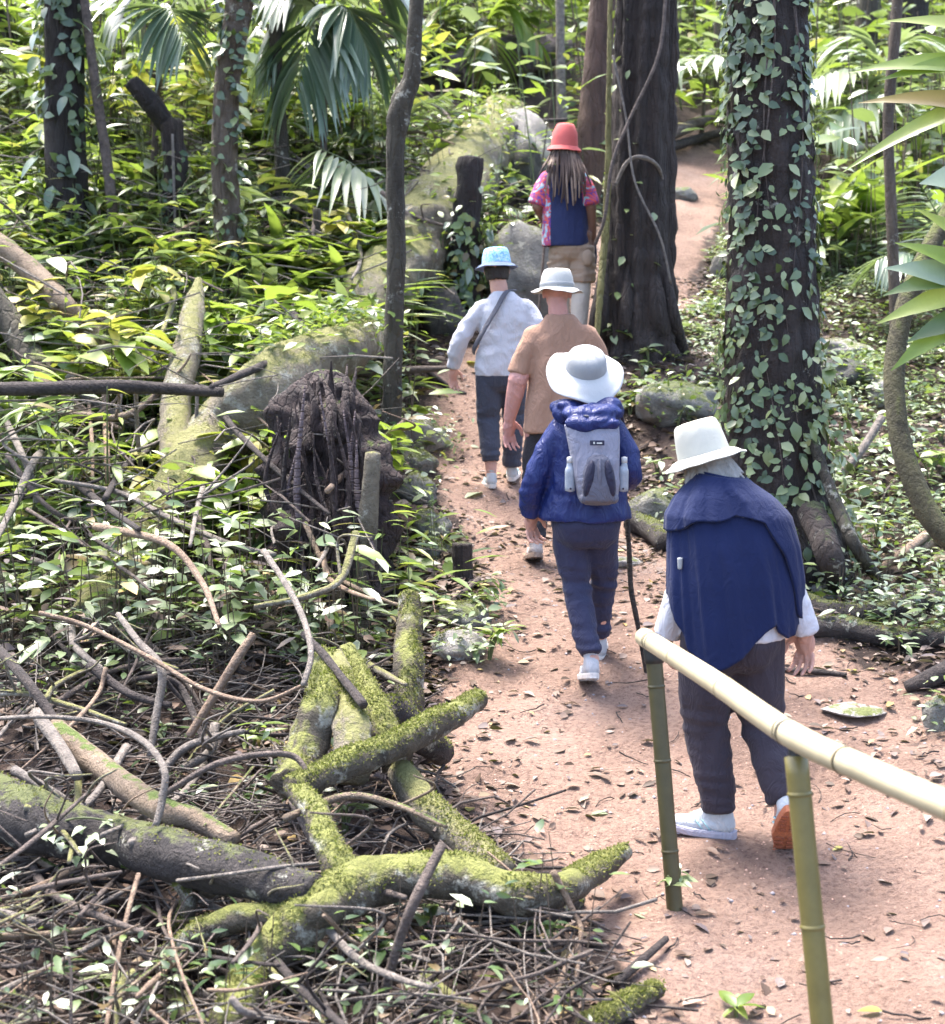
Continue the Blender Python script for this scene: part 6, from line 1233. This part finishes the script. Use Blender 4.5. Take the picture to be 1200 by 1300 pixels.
cover('undergrowth', 'far pale leafy undergrowth on the upper slope', 'leaf_pale', 5600, -14, 14, 14, 34, .3, 2.1, (.12, .36), far, wid=(.3, .6))
cover('tangle_leaves', 'small leaves sprouting through the tangle of sticks', 'leaf_pale', 190, -2.2, .9, 3.6, 6.6, .08, .4, (.03, .075), off(.15), per=4)
cover('tangle_leaves', 'small green leaves sprouting through the tangle of sticks', 'leaf_mid', 900, -2.4, .9, 3.6, 7.2, .08, .4, (.03, .08), off(.15), per=4)
# litter
def litter(name, label, mat, n, x0, x1, y0, y1, size, keep, wid=(.35, .7), lift=.006):
    x, y = scatter(n, x0, x1, y0, y1, keep); m = len(x); z = height(x, y) + lift + rng.uniform(0, .012, m); a = rng.uniform(0, 6.283, m)
    d = np.c_[np.cos(a), np.sin(a), rng.uniform(-.12, .3, m)]
    return leaf_cloud(name, label, mat, np.c_[x, y, z], d, np.array([0, 0, 1.0]) + rng.normal(0, .3, (m, 3)), rng.uniform(*size, m), rng.uniform(*wid, m), .3, .15)
def edge_keep(x, y):
    s = path_sd(x, y); return (s > -.3) & (rng.uniform(0, 1, len(x)) < np.clip(.10 + .5 * np.clip(vnoise(x * 1.6, y * 1.6, 41) - .45, 0, 1) * vnoise(x * 6, y * 6, 42) * 3.5 + .9 * np.exp(-np.maximum(s, 0) / .22) * vnoise(x * 2, y * 2, 31), 0, 1))
litter('leaf_litter', 'dead leaf flakes scattered over the earth path', 'litter', 32000, -.8, 4.2, 2.6, 14, (.012, .075), edge_keep)
litter('leaf_litter', 'brown dead leaves covering the forest floor', 'litter', 46000, -5, 7, 3.2, 15, (.03, .10), off(.05))
litter('leaf_litter', 'purplish dead leaves thick on the slope beside the edging stones', 'litter', 5200, -.9, .2, 5.6, 8.6, (.04, .09), lambda x, y: off(.0)(x, y))
# crumbs of earth and grit on the path
def grit(name, label, mat, n, size, keep):
    x, y = scatter(n, -.6, 4, 2.8, 12, keep); m = len(x); s = rng.uniform(*size, m); z = height(x, y) + s * .2
    base = np.array([[1, 0, 0], [-1, 0, 0], [0, 1, 0], [0, -1, 0], [0, 0, 1], [0, 0, -1]], float) ; jit = rng.uniform(.6, 1.3, (m, 6, 1))
    V = np.c_[x, y, z][:, None, :] + base[None] * jit * s[:, None, None] * np.array([1, 1, .6]); a = np.arange(m)[:, None] * 6
    T = np.array([[0, 2, 4], [2, 1, 4], [1, 3, 4], [3, 0, 4], [2, 0, 5], [1, 2, 5], [3, 1, 5], [0, 3, 5]]); F = (a[:, :, None] + T[None]).reshape(-1, 3)
    return tag(link(name, mesh_np(name, V.reshape(-1, 3), F, False), M[mat]), label, None, None, 'stuff')
M['grit'] = plain_mat('grit', (.40, .25, .19), .85, .3, 40, 0); M['grit_grey'] = plain_mat('grit_grey', (.27, .24, .25), .8, .35, 40, 0)
on = lambda x, y: path_sd(x, y) > -.1
grit('grit', 'crumbs of pinkish earth on the path', 'grit', 16000, (.003, .010), on)
grit('grit', 'small grey stones and chips on the path', 'grit_grey', 2600, (.004, .013), on)
# twigs
def twigs(name, label, mat, n, x0, x1, y0, y1, ln, rad, keep, hmax=.35, seed=1):
    rd = random.Random(seed); x, y = scatter(n, x0, x1, y0, y1, keep); z = height(x, y); Vs = []; Fs = []
    for i in range(len(x)):
        L = rd.uniform(*ln); a = rd.uniform(0, 6.28); e = rd.uniform(-.3, .45); r = rd.uniform(*rad); h = rd.uniform(0, hmax) ** 1.3
        d = Vector((math.cos(a) * math.cos(e), math.sin(a) * math.cos(e), math.sin(e))); p = Vector((x[i], y[i], z[i] + .015 + h)); pts = []; sd = d.cross(Vector((0, 0, 1))).normalized(); c = rd.uniform(-.2, .2); c2 = rd.uniform(-.2, .1)
        for k in range(6):
            t = k / 5; pts.append(p + d * L * (t - .5) + (sd * c + Vector((0, 0, c2))) * L * 4 * (t - .5) ** 2 + Vector((rd.uniform(-1, 1), rd.uniform(-1, 1), rd.uniform(-1, 1))) * r * 1.2)
        o = len(Vs)
        for k, q in enumerate(pts):
            tt = (pts[min(5, k + 1)] - pts[max(0, k - 1)]).normalized(); nx = tt.orthogonal().normalized(); ny = tt.cross(nx); rr = r * (1 - .09 * k)
            for j in range(4): aa = j * 1.5708; Vs.append(q + (nx * math.cos(aa) + ny * math.sin(aa)) * rr)
        for k in range(5):
            for j in range(4): aa = o + k * 4 + j; bb = o + k * 4 + (j + 1) % 4; Fs.append((aa, bb, bb + 4, aa + 4))
    return tag(link(name, mesh_np(name, np.array([v[:] for v in Vs]), np.array(Fs)), M[mat]), label, None, None, 'stuff')
tz = lambda x, y: off(.16)(x, y)
lft2 = lambda x, y: lft(x, y) & off(.6)(x, y)
twigs('twig_litter', 'pale grey twigs and roots matted across the lower tangle', 'stick_grey', 1150, -2.3, .7, 3.4, 7.4, (.15, .8), (.0016, .007), tz, .26, 1)
twigs('twig_litter', 'brown twigs and roots matted across the lower tangle', 'stick_brown', 800, -2.3, .7, 3.4, 7.4, (.12, .7), (.0016, .008), tz, .24, 2)
twigs('twig_litter', 'dark twigs matted across the lower tangle', 'stick_dark', 600, -2.3, .8, 3.4, 7.4, (.15, .8), (.002, .009), tz, .2, 3)
twigs('twig_litter', 'tan twigs matted across the lower tangle', 'stick_tan', 150, -2.3, .8, 3.4, 7.4, (.15, .8), (.0025, .007), tz, .24, 4)
twigs('twig_litter', 'dead twigs and thin vines hanging through the left undergrowth', 'stick_grey', 900, -5, .3, 7, 15, (.3, 1.5), (.003, .011), lft2, .9, 5)
twigs('twig_litter', 'brown twigs through the left undergrowth', 'stick_brown', 700, -5, .3, 7, 15, (.3, 1.2), (.003, .011), lft2, .7, 6)
twigs('twig_litter', 'fallen twigs on the right slope', 'stick_brown', 420, 1.2, 6.5, 5.6, 15, (.15, .8), (.003, .010), rgt, .12, 7)
twigs('twig_litter', 'small twig bits lying on the earth path', 'stick_dark', 260, -.3, 3.6, 3.2, 9.5, (.04, .2), (.0015, .004), on, .0, 8)
# dead branches lying about the left bank and the tangle, each its own
def deadwood(zone, count, seed, wr, ln, lift):
    rd = random.Random(seed)
    for k in range(count):
        x = rd.uniform(zone[0], zone[2]); y = rd.uniform(zone[1], zone[3]); p, d = G(x, y)
        if path_sd(p.x, p.y)[0] > -.35: continue
        wd = rd.uniform(*wr); L = rd.uniform(*ln); a = rd.choice((rd.uniform(-.9, .9), rd.uniform(.5, 2.4))); dx = math.cos(a) * L; dy = math.sin(a) * L * .75; h0 = rd.uniform(*lift); h1 = rd.uniform(*lift)
        mt = rd.choice(('stick_grey', 'stick_brown', 'stick_dark', 'log_pale', 'log_tan', 'stick_tan')); bx = rd.uniform(-.16, .16) * L; by = rd.uniform(-.16, .16) * L
        P = [(x - dx / 2, y - dy / 2, wd, h0), (x - dx / 6 + bx, y - dy / 6 + by, wd * .95, h0 * .6 + h1 * .4), (x + dx / 6 + bx * .8, y + dy / 6 + by * .7, wd * .85, h0 * .4 + h1 * .6), (x + dx / 2, y + dy / 2, wd * .55, h1)]
        look = {'stick_grey': 'grey', 'stick_brown': 'brown', 'stick_dark': 'dark', 'log_pale': 'mossy pale', 'log_tan': 'tan', 'stick_tan': 'reddish tan'}[mt]
        o, _, _ = branch(f"{'stout' if wd > .6 * (wr[0] + wr[1]) else 'thin'} {look} {'rising' if abs(dy) > abs(dx) else 'flat lying'} dead branch" if False else where(f"{'stout' if wd > .6 * (wr[0] + wr[1]) else 'thin'} {look} {'rising' if abs(dy) > abs(dx) else 'flat lying'} dead branch", x, y), P, M[mt], 'dead_branch', 'branch', 'dead branches on the left bank', seg=9, n=22, rough=.16)
        for q in range(rd.randint(0, 2)):
            f = rd.choice((1, 2)); sx, sy = P[f][0], P[f][1]; sub(o, 'side_twig', M[mt], [(sx, sy, wd * .45, P[f][3]), (sx + rd.uniform(-.3, .3) * L, sy - rd.uniform(.05, .3) * L, wd * .35, P[f][3] + .15), (sx + rd.uniform(-.4, .4) * L, sy - rd.uniform(.15, .4) * L, wd * .2, P[f][3] + .25)], seg=6, n=10)
deadwood((0, 360, 470, 800), 40, 51, (4, 12), (90, 240), (.05, .7))
deadwood((0, 800, 470, 1290), 64, 52, (4, 13), (80, 240), (.03, .40))
deadwood((250, 130, 560, 330), 22, 53, (4, 9), (60, 150), (.1, .8))
# fallen leaves that can be picked out
def fallen(label, px, py, size, mat, seed, kind='broad'):
    p, d = G(px, py); rd = random.Random(seed); o = bpy.data.objects.new('fallen_leaf', leaf(kind, mat)); COL.objects.link(o); a = rd.uniform(0, 6.28)
    o.matrix_basis = Matrix.Translation(p + Vector((0, 0, .015))) @ frame(Vector((math.cos(a), math.sin(a), .12))) @ Matrix.Diagonal((size * d / FPX * 1.3, size * d / FPX, size * d / FPX, 1))
    return tag(o, label, 'fallen leaf')
fallen('large yellow fallen leaf at the left edge of the path behind the white shirt walker', 565, 455, 30, 'leaf_yellow', 1, 'wide')
fallen('smaller yellow fallen leaf half behind the arm of the white shirt walker', 592, 462, 26, 'leaf_yellow', 2, 'wide')
fallen('yellow fallen leaf on the right side of the path', 1083, 857, 22, 'leaf_yellow', 3)
fallen('pale fallen leaf lying on the path near the white shoe', 582, 607, 22, 'leaf_pale', 4, 'wide')
fallen('long pale fallen leaf below the white shoe', 612, 628, 30, 'leaf_pale', 5)
fallen('yellow fallen leaf lying on the fallen logs at the right', 1113, 795, 30, 'leaf_yellow', 6)
fallen('pale green fallen leaf near the foot of the far handrail post', 822, 1172, 30, 'leaf_pale', 7)
fallen('pale yellow fallen leaf on the path above the pale log slab', 595, 1035, 24, 'leaf_yellow', 8)
fallen('greenish fallen leaf on the path right of the yellow brown litter', 772, 1038, 26, 'leaf_pale', 9)
fallen('yellow fallen leaf between the walker and the near handrail post', 1070, 1080, 16, 'leaf_yellow', 10)
fallen('orange brown fallen leaf at the bottom edge of the path', 1120, 1290, 30, 'leaf_yellow', 11)
fallen('heart shaped pale leaf resting on the heavy dark log', 100, 1012, 24, 'leaf_pale', 12, 'heart')
# the leaf cluster on the dark log
b, d = G(110, 1052, .3); t = root('creeper', b, 'clump of small round pale leaves on the heavy dark log', 'creeper')
part_tube('stem', M['stem'], t, [Vector((-.1, 0, .02)), Vector((0, -.03, .05)), Vector((.12, 0, .02))], [.004, .004, .003], seg=5, n=8)
rd = random.Random(3)
for i in range(26): put_leaf(t, 'heart', 'leaf_pale', Vector((rd.uniform(-.13, .14), rd.uniform(-.12, .02), rd.uniform(-.08, .07))), Vector((rd.uniform(-1, 1), -.8, rd.uniform(-.3, .5))), rd.uniform(.03, .055), rd.uniform(-.4, .4))
